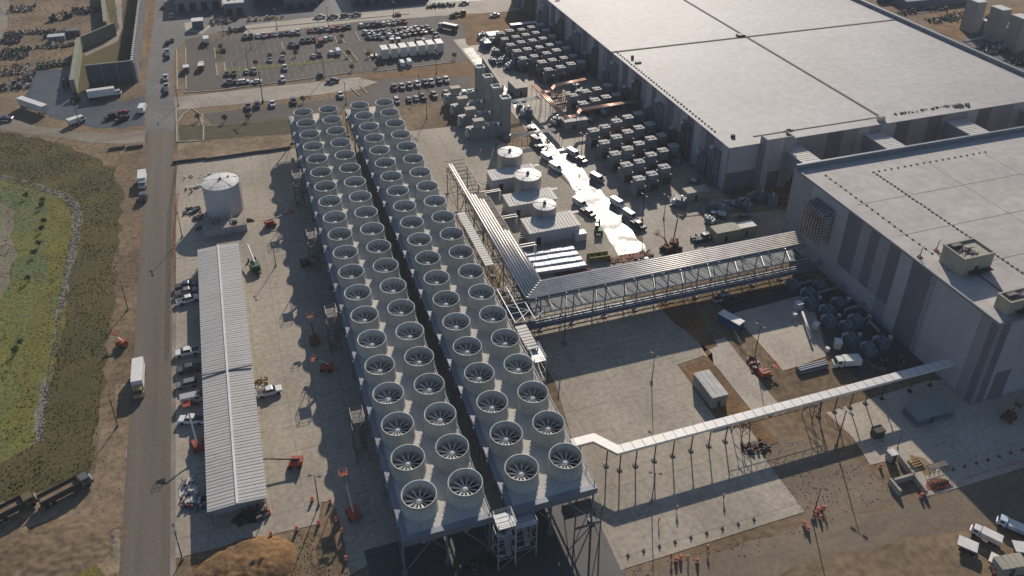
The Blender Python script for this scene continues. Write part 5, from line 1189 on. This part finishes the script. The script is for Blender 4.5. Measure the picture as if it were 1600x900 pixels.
for k, (px, py, L, Wd, n, sd_) in enumerate(((35, 15, 12, 10, 50, 31), (20, 60, 8, 16, 60, 32), (25, 85, 12, 14, 70, 33), (20, 110, 14, 12, 70, 34), (60, 50, 16, 5, 50, 35), (95, 55, 14, 10, 60, 36), (135, 18, 14, 10, 60, 37), (88, 72, 16, 4, 40, 38), (38, 128, 6, 16, 60, 39), (5, 138, 10, 8, 30, 40), (215, 105, 2, 8, 16, 41),
                              (345, 35, 10, 6, 50, 42), (415, 30, 18, 3, 30, 43), (370, 48, 8, 5, 40, 44), (690, 10, 16, 4, 40, 45), (820, 20, 8, 5, 30, 46), (620, 25, 4, 3, 14, 47), (1440, 18, 30, 5, 60, 48), (1470, 32, 16, 8, 50, 49), (1500, 25, 20, 6, 60, 50), (1545, 80, 26, 8, 90, 51), (1580, 100, 16, 8, 60, 52), (1560, 30, 16, 10, 60, 53))):
    debris('site_materials', px, py, 0, L, Wd, n, 'construction materials heap '+['at the top left corner by the sandy yard', 'along the far left verge track, upper', 'along the far left verge track, middle', 'on the left side of the wet yard', 'in a line across the sandy yard', 'in the sandy yard by the grey hut', 'at the top of the sandy yard by the berm wall', 'in front of the dark plant line',
        'on the left edge of the wet yard', 'on orange soil at the far left', 'on the verge right of the screen wall', 'around the white cab truck at the top', 'of pale lumber by the far road', 'with red parts left of the lumber', 'at the top by the dark band', 'behind the blue trailer', 'by the end of the back line', 'below the white tent roof', 'on orange soil left of the towers',
        'between tent and first tower', 'in shade at the far tower feet', 'at the right edge below the towers', 'between the upper concrete towers'][k], [[dirtbin, steel, rust, offwhite], [dirtbin, steel_d, galv], [dirtbin, green, steel_d], [dirtbin, wood, offwhite]][k % 4] if k != 12 else [wood, offwhite], seed=sd_, hh=1.8)
# ================================================================ lamp posts
lp = thing('lamp_post', '', 'lamp post')
b = MB(); b.tube((0, 0, .5), (0, 0, 8.6), .13, 8, .08); b.build('pole', steel_d, lp); b = MB(); b.tube((0, 0, 0), (0, 0, .55), .32, 10); b.build('base', conc_g, lp)
b = MB(); b.bar((0, -1.0, 8.6), (0, 1.0, 8.6), .07); b.build('arm', steel_d, lp)
for sg in (-1, 1): MB().box(-.22, .22, sg*1.0-.35, sg*1.0+.35, 8.5, 8.66).build('lamp_head', steel_d, lp)
LP = [((200, 484), 1, 'on the verge left of the asphalt road, upper one', 0), ((184, 666), 1, 'on the verge left of road nearest the red lift', 0), ((285, 371), 1.1, 'between asphalt road and round tank', 0), ((285, 874), 1, 'at the lower left corner of the shed yard', 0), ((498, 790), 1, 'on the curved slab corner beside the red lift', .9), ((431, 416), .9, 'beside the green drill rig', 0),
      ((1018, 597), 1.0, 'in the middle of the large slab', .2), ((1018, 785), 1.0, 'on the large slab in the trestle shadow', .9), ((1179, 557), 1.15, 'at the left edge of the pale yard slab', .2), ((1269, 812), 1.05, 'beside orange barrels at the slab tip', .9), ((1306, 700), 1.3, 'rising past the trestle at the corner slab', .2), ((1003, 345), 1.1, 'between the wet lane and the last cooling units', 0), ((1037, 342), 1, 'at the front corner of the cooling unit rows', 0),
      ((908, 250), 1.2, 'on the right side of the wet lane', 0), ((124, 195), 1.1, 'on the dirt island left of the junction', 0), ((279, 165), 1, 'at the corner of the lane and asphalt road', 0), ((411, 160), 1.6, 'tall one at the left of the lower lane', 0), ((507, 122), 1.2, 'by the kerb near the middle of the car park', 0), ((541, 163), 1.1, 'just beyond the far end of the fan deck gap', 0), ((433, 46), 1.2, 'on the far pale road, left one', 0),
      ((513, 42), 1.2, 'on the far pale road, middle one', 0), ((616, 34), 1.2, 'on the far pale road, right one', 0), ((682, 115), 1.1, 'on the strip below the white containers', 0), ((655, 145), 1.0, 'between the two car lines past the fan decks', 0), ((667, 185), 1.1, 'right of the far end of the fan decks', 0), ((350, 55), 1.1, 'at the top left corner of the car park', 0), ((392, 78), 1.1, 'in the upper left part of the car park', 0),
      ((388, 108), 1.1, 'in the left middle of the car park', 0), ((494, 82), 1.2, 'in the middle of the car park', 0), ((640, 82), 1, 'right before the white containers', 0), ((775, 232), 1, 'between square stacks and the round water tanks', 0), ((815, 250), 1, 'just right of the farthest round water tank', 0), ((1325, 724) if 0 else (1402, 700), .6, 'small one on the corner slab', .9)]
for (px, py), sc, lb, rz in LP: put(lp, at(px, py), rz+.2, 'thin dark double headed lamp post '+lb, 'double headed lamp posts', scale=sc*.97)
# barrels, posts, barriers
bar_ = thing('traffic_barrel', '', 'traffic barrel')
MB().lathe([(.01, 1.25), (.24, 1.25), (.26, .9), (.31, .85), (.34, .1), (.42, .08), (.42, 0)], 12).build('drum', orange, bar_); b = MB(); b.lathe([(.29, .75), (.325, .75), (.345, .5), (.30, .5)], 12); b.build('reflective_band', white, bar_)
BR = [(488, 783, 'on the slab by the lamp post'), (516, 787, 'on the curved slab corner'), (498, 820, 'on the slab edge by the lamp post'), (464, 829, 'on the slab edge, right'), (424, 838, 'on the slab edge, left'), (421, 803, 'beside the shed gable'), (526, 815, 'on the dirt by the shade edge'), (535, 833, 'in fan deck shade'), (541, 876, 'lowest in fan deck shade'), (300, 300, 'left of the round tank'),
      (1272, 806, 'in the cluster at the slab tip, left'), (1277, 800, 'in the cluster at the slab tip, middle'), (1281, 812, 'in the cluster at the slab tip, front'), (1283, 797, 'in the cluster at the slab tip, rear'), (1256, 822, 'left of the slab tip cluster'), (1262, 830, 'low left of the slab tip cluster'), (1438, 778, 'in the pair at the corner slab step, left'), (1442, 773, 'in the pair at the corner slab step, right'), (1396, 760, 'at the sunken bay left wall'),
      (1578, 872, 'by the trucks at the bottom right'), (1548, 886, 'behind the grey trailer at the bottom'), (1553, 896, 'nearest the bottom edge at right'), (1056, 878, 'left of the group below the large slab'), (1063, 875, 'middle of the group below the large slab'), (1089, 880, 'right of the group below the large slab'), (1375, 732, 'on dirt left of the sunken bay'), (1174, 800, 'far right edge') ][:26]
for px, py, lb in BR: put(bar_, at(px, py), 0, 'orange barrel with white band '+lb, 'orange traffic barrels', scale=.95)
boxy('equipment_trailer', 1560, 905, 5.5, 2.6, 2.6, beige, beige, 'beige roofed trailer cut off by the bottom right corner', 'trailer', rz=-.15)
# low posts on the slabs
po = thing('stub_post', '', 'post'); MB().lathe([(.01, .45), (.16, .45), (.18, 0)], 8).build('post', steel_d, po); MB().box(-.3, .3, -.3, .3, 0, .1).build('base_plate', steel, po)
for i in range(9): put(po, at(981+i*24.6, 868-i*7.0), 0, f'small dark stub post along the front of the large slab, {nth(i)} from the left', 'stub posts on the large slab')
for i in range(7): put(po, at(1489+i*18, 735-i*5.2), 0, f'small dark stub post along the shaded corner slab, {nth(i)} from the left', 'stub posts on the shaded slab')
# orange mesh fences
def mesh_fence(name, pts, label, m, h=1.1, step=2.4, world=False):
    P_ = [Vector(p if world else at(*p)) for p in pts]; t = thing(name, label, 'fence', (P_[0].x, P_[0].y, LAY[0])); b = MB(); pm = MB(); rr = random.Random(len(pts))
    for i in range(len(P_)-1):
        a, c = P_[i]-P_[0], P_[i+1]-P_[0]; L = (c-a).length; n = max(1, int(L/step))
        for k in range(n):
            p = a+(c-a)*k/n; q = a+(c-a)*(k+1)/n; pm.bar((p.x, p.y, 0), (p.x+rr.uniform(-.1, .1), p.y, h+.2), .07)
            for z in (.15, .4, .65, .9, h): b.bar((p.x, p.y, z*h), (q.x, q.y, z*h*rr.uniform(.85, 1)), .022)
    b.build('mesh', m, t); pm.build('post', steel_d if m is not orange else m, t); return t
mesh_fence('mesh_fence', [(278, 256), (268, 330), (266, 450), (264, 560)], 'rusty mesh fence along the left edge of the big shed yard', rust)
mesh_fence('mesh_fence', [(280, 300), (276, 345), (272, 400)], 'orange netting inside the left edge of the shed yard by the tank', orange, .8)
mesh_fence('safety_netting', [(1290, 648), (1312, 668), (1340, 700), (1352, 712)], 'orange safety netting curling along the left of the corner slab', orange)
mesh_fence('safety_netting', [(1175, 540), (1200, 560), (1222, 582)], 'orange safety netting along the left edge of the pale yard slab', orange)
mesh_fence('safety_netting', [(1224, 582), (1262, 572), (1295, 560)], 'orange safety netting along the front of the pale yard slab', orange, .7)
mesh_fence('safety_netting', [(1448, 770), (1496, 757)], 'orange safety netting at the front tip of the corner slab', orange, .6)
mesh_fence('safety_netting', [(1505, 750), (1560, 733), (1600, 722)], 'orange netting along the shaded front of the corner slab', orange, .6)
mesh_fence('site_fence', [(1000, 470) if 0 else (1135, 500), (1150, 530), (1172, 560)], 'pale timber trestle fence left of the blue cabin by the pale slab', offwhite, 1.2)
boxy('site_office', 1153, 520, 2.4, 6.4, 2.3, blue, white, 'blue sided white roofed cabin at the left end of the pale yard slab', rz=.42, ribs=False)
boxy('site_hut', 1390, 725, 1.6, 1.6, 2.2, genm, white, 'small white topped hut beside the sunken bay', 'hut', ribs=False)
boxy('tool_box', 1367, 688, 2.4, 1.8, 2.0, steel_d, steel_d, 'dark gear box standing on the corner slab', 'box', ribs=False)
# sunken bay walls on the corner slab
b = MB(); 
for p, q in (((1403, 718), (1446, 775)), ((1388, 755), (1405, 775)), ((1395, 757), (1426, 748))):
    a, c = Vector(at(*p)), Vector(at(*q)); d = (c-a).normalized(); n_ = Vector((-d.y, d.x))*.25; b.prism([tuple(a-n_), tuple(c-n_), tuple(c+n_), tuple(a+n_)], 0, 1.6)
tag(b.build('bay_wall', kerbm), 'low concrete walls of the bay cut into the corner slab', 'wall')
x, y = at(1430, 725); b = MB()
for k in range(4): b.box(-1.3, 1.3, -1.0+k*.6, -.8+k*.6, .3, .5)
b.box(-1.3, -1.1, -1, 1, 0, .3); b.box(1.1, 1.3, -1, 1, 0, .3); o = b.build('timber_frame', wood); o.location = (x, y, LAY[0]); tag(o, 'yellow timber frame lying on the sandy patch of the corner slab', 'frame')
x, y = at(1462, 738); t = thing('scaffold', 'dark low scaffold frame on the corner slab edge', 'scaffold', (x, y, LAY[0])); b = MB()
for k in range(5): b.bar((-2.5+k*1.2, -.7, 0), (-2.5+k*1.2, -.7, 2), .08); b.bar((-2.5+k*1.2, .7, 0), (-2.5+k*1.2, .7, 2), .08); b.bar((-2.5+k*1.2, -.7, 2), (-2.5+k*1.2, .7, 2), .08)
for z in (1, 2): b.bar((-2.5, -.7, z), (2.3, -.7, z), .08); b.bar((-2.5, .7, z), (2.3, .7, z), .08)
b.build('frame', steel_d, t); MB().box(-2.4, 2.2, -.6, .6, 2.03, 2.1).build('plank', dirtbin, t)
# jersey barriers along the far edge of the left pad
jb = thing('concrete_barrier', '', 'barrier'); MB().xprof([(-3.3, 0), (3.3, 0), (3.3, .25), (3.1, 1.0), (-3.1, 1.0), (-3.3, .25)], -.3, .3, iny=.16, zin=.5).build('barrier_body', dirtbin, jb); MB().box(-3.0, 3.0, -.33, .33, .02, .12).build('footing', steel_d, jb)
for i, (x_, y_) in enumerate(((283, 254), (309, 251), (334, 249), (356, 246), (377, 243), (397, 240), (421, 237), (441, 234), (183, 233), (211, 231))):
    put(jb, at(x_, y_), .02, ('long dark barrier block along the far edge of the shed yard, '+nth(i)+' from the left') if i < 8 else ('brown barrier block on the verge above the grass, '+('left' if i == 8 else 'right')), 'dark barrier blocks', scale=.86)
# ================================================================ people
def person():
    me = bpy.data.meshes.new('person')
    V = [(0, 0, .95), (0, 0, 1.2), (0, 0, 1.42), (0, 0, 1.54), (0, 0, 1.68), (.1, 0, .88), (.12, .03, .48), (.12, -.02, .06), (.12, .1, .03), (-.1, 0, .88), (-.13, -.1, .48), (-.14, -.16, .06), (-.14, -.05, .03), (.2, 0, 1.4), (.27, .02, 1.13), (.25, .16, .95), (-.2, 0, 1.4), (-.27, 0, 1.13), (-.26, .1, .9)]
    E_ = [(0, 1), (1, 2), (2, 3), (3, 4), (0, 5), (5, 6), (6, 7), (7, 8), (0, 9), (9, 10), (10, 11), (11, 12), (2, 13), (13, 14), (14, 15), (2, 16), (16, 17), (17, 18)]
    rad = [.15, .15, .15, .06, .11, .1, .07, .05, .045, .1, .07, .05, .045, .07, .05, .035, .07, .05, .035]
    me.from_pydata(V, E_, []); o = bpy.data.objects.new('person_body', me); C.objects.link(o)
    md = o.modifiers.new('skin', 'SKIN'); 
    for i, v in enumerate(me.skin_vertices[0].data): v.radius = (rad[i], rad[i]); v.use_root = (i == 0)
    o.modifiers.new('sub', 'SUBSURF').levels = 1
    dg = bpy.context.evaluated_depsgraph_get(); m2 = bpy.data.meshes.new_from_object(o.evaluated_get(dg)); bpy.data.objects.remove(o)
    m2.materials.clear()
    for q in (skin, steel_d, vest): m2.materials.append(q)
    for p in m2.polygons:
        z = p.center.z; p.material_index = 1 if z < .98 and abs(p.center.x) < .24 else (0 if z > 1.5 or (abs(p.center.x) > .22 and z < 1.0) else 2)
    root = bpy.data.objects.new('person', m2); C.objects.link(root); root['category'] = 'person'
    h = MB(); h.lathe([(.16, 1.70), (.125, 1.71), (.12, 1.77), (.07, 1.83), (.01, 1.84)], 12); h.build('hard_hat', white, root)
    return root
try:
    pe = person()
    for i, (px, py, lb) in enumerate(((1048, 874, 'on the dirt below the large slab, leftmost'), (1074, 878, 'below the large slab by the orange barrels'), (1105, 862, 'below the large slab, farther right'), (1029, 818, 'alone on the large slab'), (1057, 800, 'on the large slab beside the trestle shadow'), (1130, 782, 'on the large slab, right of the others'), (873, 890, 'in shade under the right fan deck'), (1140, 728 - 70, 'before the grey container on the slab'), (415, 800, 'in front of the shed gable'), (1287, 800, 'standing by the barrel cluster'))):
        put(pe, at(px, py), i*1.3, 'worker in orange vest and white hard hat '+lb, 'workers on foot')
except Exception as ex: print('PERSON', ex)
# ================================================================ top left: screen walls and berm
t = thing('screen_wall', 'tall slate screen wall with pale ribs facing the parked white truck', 'wall', (-57.8, 360.8, 0))
b = MB(); b.box(0, 17.6, 0, .6, 0, 9.4); b.build('panel', pitw, t)
b = MB()
for x in (0, 5.8, 11.6, 17.3): b.box(x, x+.35, -.35, 0, 0, 9.6)
b.box(0, 17.7, -.1, .7, 9.4, 9.65); b.build('rib', pitg, t)
t = thing('screen_wall', 'very long grey screen wall with toothed top running beside the road', 'wall', (-40.4, 361.5, 0))
b = MB(); b.box(0, .6, 0, 140, 0, 9.2); b.build('panel', pitw, t)
b = MB()
for k in range(47): b.box(.6, 1.5, k*3+.2, k*3+.7, 0, 8.6); b.box(-.1, .7, k*3, k*3+1.4, 9.2, 9.8)
b.build('buttress', offwhite, t)
def wallseg(name, pts, h, m, label, th=.5):
    b = MB(); P_ = [Vector(at(*p)) for p in pts]
    for i in range(len(P_)-1):
        a, c = P_[i], P_[i+1]; d = (c-a).normalized(); n_ = Vector((-d.y, d.x))*th; b.prism([tuple(a-n_), tuple(c-n_), tuple(c+n_), tuple(a+n_)], 0, h)
    return tag(b.build(name, m), label, 'wall')
wallseg('berm_wall', [(117, 146), (127, 78)], 6, pitg, 'pale green grey wall running up the left side of the green enclosure', .9)
wallseg('berm_wall', [(132, 78), (182, 56)], 6.5, pitg, 'slanting green grey panel wall at the back of the green enclosure', .4)
wallseg('berm_wall', [(168, 52), (162, 0), (160, -40)], 6, pitg, 'pale narrow wall rising to the top edge beyond the green enclosure', .7)
sheet('enclosure_grass', [(116, 150), (122, 80), (180, 58), (165, 0), (160, -40), (225, -40), (213, 127), (140, 140)], grass_d, .3)
sheet('enclosure_track', [(128, 82), (175, 60), (186, 45), (180, 0), (178, -30), (188, -30), (192, 45), (182, 66), (134, 88)], conc_g, .3)
boxy('grey_hut', 76, 68, 7, 4, 2.8, galv, tankm, 'grey flat roofed hut in the sandy yard', 'hut')
boxy('grey_hut', 104, 58, 6, 5, 2.6, steel, steel, 'dark flat hut near the back corner of the green enclosure', 'hut')
# ================================================================ top strip buildings
def block(name, px0, py0, px1, h, dep, m, mr, label, bays=5):
    x0, y0 = at(px0, py0); x1, _ = at(px1, py0); t = thing(name, label, 'building', (x0, y0, 0)); W = x1-x0
    MB().box(0, W, 0, dep, 0, h).build('wall', m, t)
    b = MB(); b.box(-.2, W+.2, -.2, dep+.2, h, h+.35); b.box(W*.3, W*.4, dep*.3, dep*.5, h+.35, h+1.6); b.box(W*.6, W*.66, dep*.3, dep*.5, h+.35, h+1.3); b.build('roof', mr, t)
    d0 = None
    for k in range(bays):
        if d0 is None: d0 = MB().box(0, W/bays*.55, -.1, 0, 0, h*.6).build('bay_door', steel_d, t); o = d0
        else: o = copy_tree(d0, t)
        o.location = (W/bays*(k+.2), 0, 0)
block('warehouse', 276, 19, 348, 7, 30, wall_b, offwhite, 'grey warehouse at the top left end of the road', 4)
block('warehouse', 352, 25, 384, 6, 18, galv, offwhite, 'small grey workshop right of the grey warehouse', 2)
block('warehouse', 395, 3, 520, 14, 30, wall_c, roof1m, 'tall dark building added at the top edge to shade the far ground', 5)  # block added for its shadow; dark walls stand for the shaded strip
block('warehouse', 560, -4, 690, 14, 30, wall_b, roof1m, 'second tall building added beyond the top edge to cast shade', 5)  # unseen block added to throw shade on the far strip
block('warehouse', 445, 14, 500, 4, 8, genb, galv, 'low blue grey shed in shade by the far pale road', 3)
block('warehouse', 552, 8, 600, 4, 8, genb, galv, 'low blue grey shed behind the far pale road bend', 3)
x0, y0 = at(312, 46); t = thing('site_cabin', 'white roofed cabin with pale slab in front at the top left', 'cabin', (x0-3, y0, LAY[0])); MB().box(0, 5, 0, 5, 0, 4).build('body', genb, t); MB().box(-.2, 5.2, -.2, 5.2, 4, 4.2).build('roof', white, t)
b = MB(); b.box(-.08, 0, 1, 2, 0, 2.2); b.build('door', steel_d, t)
sheet('pale_apron', [(288, 36), (300, 34), (300, 44), (315, 49), (330, 36), (332, 40), (316, 54), (290, 48)], conc_l)
# ================================================================ top right: tent, concrete towers
x0, y0 = at(1412, 13); t = thing('storage_tent', 'long white roofed storage hall beyond the far hall at the top right', 'tent', (x0, y0-1, 0), -.03)
MB().box(0, 44, 0, 14, 0, 4).build('wall', galv, t)
b = MB(); b.add([(-.3, -.3, 4), (44.3, -.3, 4), (44.3, 7, 6.4), (-.3, 7, 6.4)], [(0, 1, 2, 3)]); b.add([(-.3, 7, 6.4), (44.3, 7, 6.4), (44.3, 14.3, 4), (-.3, 14.3, 4)], [(0, 1, 2, 3)]); b.add([(-.3, -.3, 4), (-.3, 7, 6.4), (-.3, 14.3, 4)], [(0, 2, 1)]); b.build('roof', white, t)
boxy('blue_container', 1375, 6, 9, 3, 2.6, blue, genb, 'dark blue container left of the white roofed storage hall')
for i, (px, py) in enumerate(((1521, 52), (1558, 66), (1590, 82), (1632, 98))):
    x, y = at(px, py); t = thing('concrete_tower', f'grey slab like concrete tower on the construction site, {nth(i)} from the left', 'tower', (x-2.4, y, 0), .0, 'grey concrete towers beyond the far hall')
    MB().box(0, 5.6, 0, 7, 0, 15.5+i*.3).build('shaft', genm, t); b = MB(); b.box(-.1, 5.7, -.1, 7.1, 15.5+i*.3, 15.9+i*.3); b.build('cap', offwhite, t)
    b = MB(); b.box(6, 9, 2, 5, 0, 6); b.box(9.4, 12, 1, 4, 0, 5); b.build('annex', genm, t); b = MB(); b.box(6, 9, 2, 5, 6, 6.3); b.box(9.4, 12, 1, 4, 5, 5.3); b.tube((13.5, 2, 0), (13.5, 2, 5), 1.0, 10); b.build('annex_roof', white, t)
sheet('tower_apron', [(1500, 60), (1540, 50), (1660, 90), (1660, 130), (1600, 112), (1530, 82)], teal, .5)
sheet('orange_site', [(1440, 25), (1520, 10), (1640, 10), (1640, 60), (1540, 48), (1500, 62), (1470, 52)], dirt_o, .8)
for k, (a_, c_) in enumerate((((1508, 66), (1560, 58)), ((1545, 72), (1575, 80)), ((1515, 42), (1545, 52)), ((1552, 84), (1568, 74)))):
    p, q = Vector(at(*a_)), Vector(at(*c_)); b = MB(); d = q-p
    for j in range(4): b.bar((0, j*.5, .3), (d.x, d.y+j*.5, .5), .2)
    o = b.build('steel_beam_bundle', offwhite); o.location = (p.x, p.y, LAY[0]); tag(o, 'pale bundle of long beams at the concrete towers, '+['along the apron front', 'slanting below the second tower', 'left of the second tower', 'crossing near the right tower feet'][k], 'beams')
# ================================================================ vegetation
def shrub(px, py, s_, label, seed):
    rr = random.Random(seed); x, y = at(px, py); t = thing('shrub', label, 'shrub', (x, y, LAY[0]))
    b = MB(); b.tube((0, 0, 0), (.1, 0, s_*.7), .08*s_, 6, .04*s_)
    for k in range(4): b.tube((0.05, 0, s_*.4), (rr.uniform(-.5, .5)*s_, rr.uniform(-.5, .5)*s_, s_*1.1), .04*s_, 5, .02)
    b.build('trunk', trunkm, t); f = MB()
    for k in range(150):
        u = Vector((rr.gauss(0, 1), rr.gauss(0, 1), rr.gauss(0, 1))).normalized()*rr.random()**.5; c = Vector((u.x*.9*s_, u.y*.9*s_, s_*1.15+u.z*.7*s_)); q = rr.uniform(.08, .2)*s_
        a = Vector((rr.uniform(-1, 1), rr.uniform(-1, 1), rr.uniform(-.6, .6))).normalized()*q; d = a.orthogonal().normalized()*q*.8; f.add([c-a, c+d, c+a, c-d], [(0, 1, 2, 3)])
    f.build('crown', foliage, t)
SH = [(422, 93, 'on the green strip, first from left'), (443, 90, 'on the green strip, second from left'), (462, 88, 'on the green strip, third from left'), (400, 103, 'at the left of the green strip'), (345, 78, 'beside the left car park island'), (550, 110, 'on the lower kerb island, left'), (590, 104, 'on the lower kerb island, right'), (575, 90, 'left of the white containers'),
      (535, 62, 'in the upper island'), (545, 88, 'in the right hand oval island'), (310, 188, 'in the arched kerb bed'), (352, 190, 'in the lane planting strip, left'), (388, 188, 'in the lane planting strip, right'), (474, 160, 'on the lower lane'), (710, 92, 'at the right end of the lane kerb'), (760, 142, 'before the low olive wall'), (856, 228, 'beside the wet lane'),
      (66, 325, 'in the basin, upper'), (68, 318, 'in the basin by the swale'), (42, 310, 'in the basin, top'), (70, 350, 'in the basin, middle row'), (66, 362, 'in the basin, middle row lower'), (62, 385, 'in the basin below the row'), (55, 400, 'in the basin centre'), (45, 440, 'lower in the basin'), (32, 540, 'in the lower basin pair, left'), (26, 552, 'in the lower basin pair, right')]
for i, (px, py, lb) in enumerate(SH): shrub(px, py, 1.5 if i < 17 else 1.1, 'small dark green shrub '+lb, i)
# grass tufts
def inside(p, poly):
    x, y = p; r_ = False; j = len(poly)-1
    for i in range(len(poly)):
        xi, yi = poly[i]; xj, yj = poly[j]
        if (yi > y) != (yj > y) and x < (xj-xi)*(y-yi)/(yj-yi)+xi: r_ = not r_
        j = i
    return r_
def tufts(name, polypx, n, seed, smin, smax, m, label):
    poly = [at(*p) for p in polypx]; xs = [p[0] for p in poly]; ys = [p[1] for p in poly]; rr = random.Random(seed); b = MB(); k = 0; z0 = .05
    from mathutils import noise
    while k < n:
        p = (rr.uniform(min(xs), max(xs)), rr.uniform(min(ys), max(ys)))
        if not inside(p, poly): continue
        if noise.noise(Vector((p[0]*.12, p[1]*.12, seed))) < rr.uniform(-.5, .35): continue
        k += 1; s_ = rr.uniform(smin, smax)
        for q in range(3):
            a = rr.uniform(0, PI); c, d = math.cos(a)*s_, math.sin(a)*s_; lx, ly = rr.uniform(-.4, .4)*s_, rr.uniform(-.4, .4)*s_
            b.add([(p[0]-c, p[1]-d, z0), (p[0]+c, p[1]+d, z0), (p[0]+c*.5+lx, p[1]+d*.5+ly, z0+s_*.55), (p[0]-c*.5+lx, p[1]-d*.5+ly, z0+s_*.55)], [(0, 1, 2, 3)])
    tag(b.build(name, m), label, None, None, 'stuff')
tufts('grass', [(0, 205), (60, 215), (130, 240), (178, 262), (188, 300), (185, 420), (165, 560), (150, 700), (138, 738), (40, 775), (0, 785), (0, 720), (60, 690), (80, 600), (105, 450), (128, 335), (60, 292), (0, 275)], 4500, 5, .08, .24, tuftm, 'rough dark grass tufts on the bank between basin and road')
tufts('weeds', [(0, 285), (60, 300), (108, 316), (112, 350), (100, 450), (78, 590), (56, 690), (0, 712)], 1800, 6, .08, .22, mat('weed', (.15, .15, .045), (.2, .18, .055), .2, .95, fine=.2), 'yellow green weeds covering the basin floor')
def clods(name, polypx, n, seed, smin, smax, m, label):
    poly = [at(*p) for p in polypx]; xs = [p[0] for p in poly]; ys = [p[1] for p in poly]; rr = random.Random(seed); b = MB(); k = 0
    while k < n:
        p = (rr.uniform(min(xs), max(xs)), rr.uniform(min(ys), max(ys)))
        if not inside(p, poly): continue
        k += 1; s_ = rr.uniform(smin, smax); a = rr.uniform(0, PI); h = s_*rr.uniform(.25, .55); c, d = math.cos(a)*s_, math.sin(a)*s_
        b.add([(p[0]-c, p[1]-d, 0), (p[0]+d, p[1]-c, 0), (p[0]+c, p[1]+d, 0), (p[0]-d, p[1]+c, 0), (p[0]+rr.uniform(-.3, .3)*s_, p[1], LAY[0]+h)], [(0, 1, 4), (1, 2, 4), (2, 3, 4), (3, 0, 4)])
    tag(b.build(name, m), label, None, None, 'stuff')
clods('clods', [(0, 790), (110, 768), (150, 700), (170, 560), (190, 320), (178, 250), (60, 215), (0, 204), (220, 225), (220, 330), (208, 560), (190, 900), (0, 900)], 1300, 3, .05, .15, dirt, 'earth clods on the verge and mud beside the asphalt road')
clods('clods', [(420, 850), (500, 825), (540, 880), (545, 900), (300, 900), (300, 880)], 400, 4, .06, .2, dirt, 'earth clods below the shed yard slab')
clods('clods', [(930, 800), (975, 895), (1260, 815), (1180, 690), (1300, 690), (1400, 770), (1250, 850), (960, 915)], 450, 5, .06, .2, dirt_l, 'earth clods around the edge of the large slab')
clods('rubble', [(0, 272), (60, 288), (110, 305), (129, 325), (124, 370), (104, 460), (88, 560), (66, 690), (56, 690), (78, 560), (96, 455), (114, 340), (95, 308), (0, 282)], 1500, 6, .08, .26, rock, 'pale rock rubble lining the drainage swale')
clods('rubble', [(0, 0), (150, 0), (120, 60), (112, 105), (40, 110), (0, 150)], 450, 7, .15, .5, dirtbin, 'loose rubble over the sandy construction yard at the top left')
# ================================================================ haze
hz = bpy.data.materials.new('haze'); hz.use_nodes = True; hn = hz.node_tree
hn.nodes.remove(hn.nodes['Principled BSDF']); pv = hn.nodes.new('ShaderNodeVolumePrincipled'); pv.inputs['Color'].default_value = (.86, .91, 1, 1); pv.inputs['Density'].default_value = .00013; pv.inputs['Anisotropy'].default_value = 0
hn.links.new(pv.outputs[0], hn.nodes['Material Output'].inputs['Volume'])
b = MB(); b.box(-1000, 1500, -400, 1600, -1, 150); tag(b.build('haze', hz), None, None, None, 'stuff')
for o in [o for o in C.objects if o.type == 'EMPTY' and not o.get('label')]: print('UNUSED', o.name)
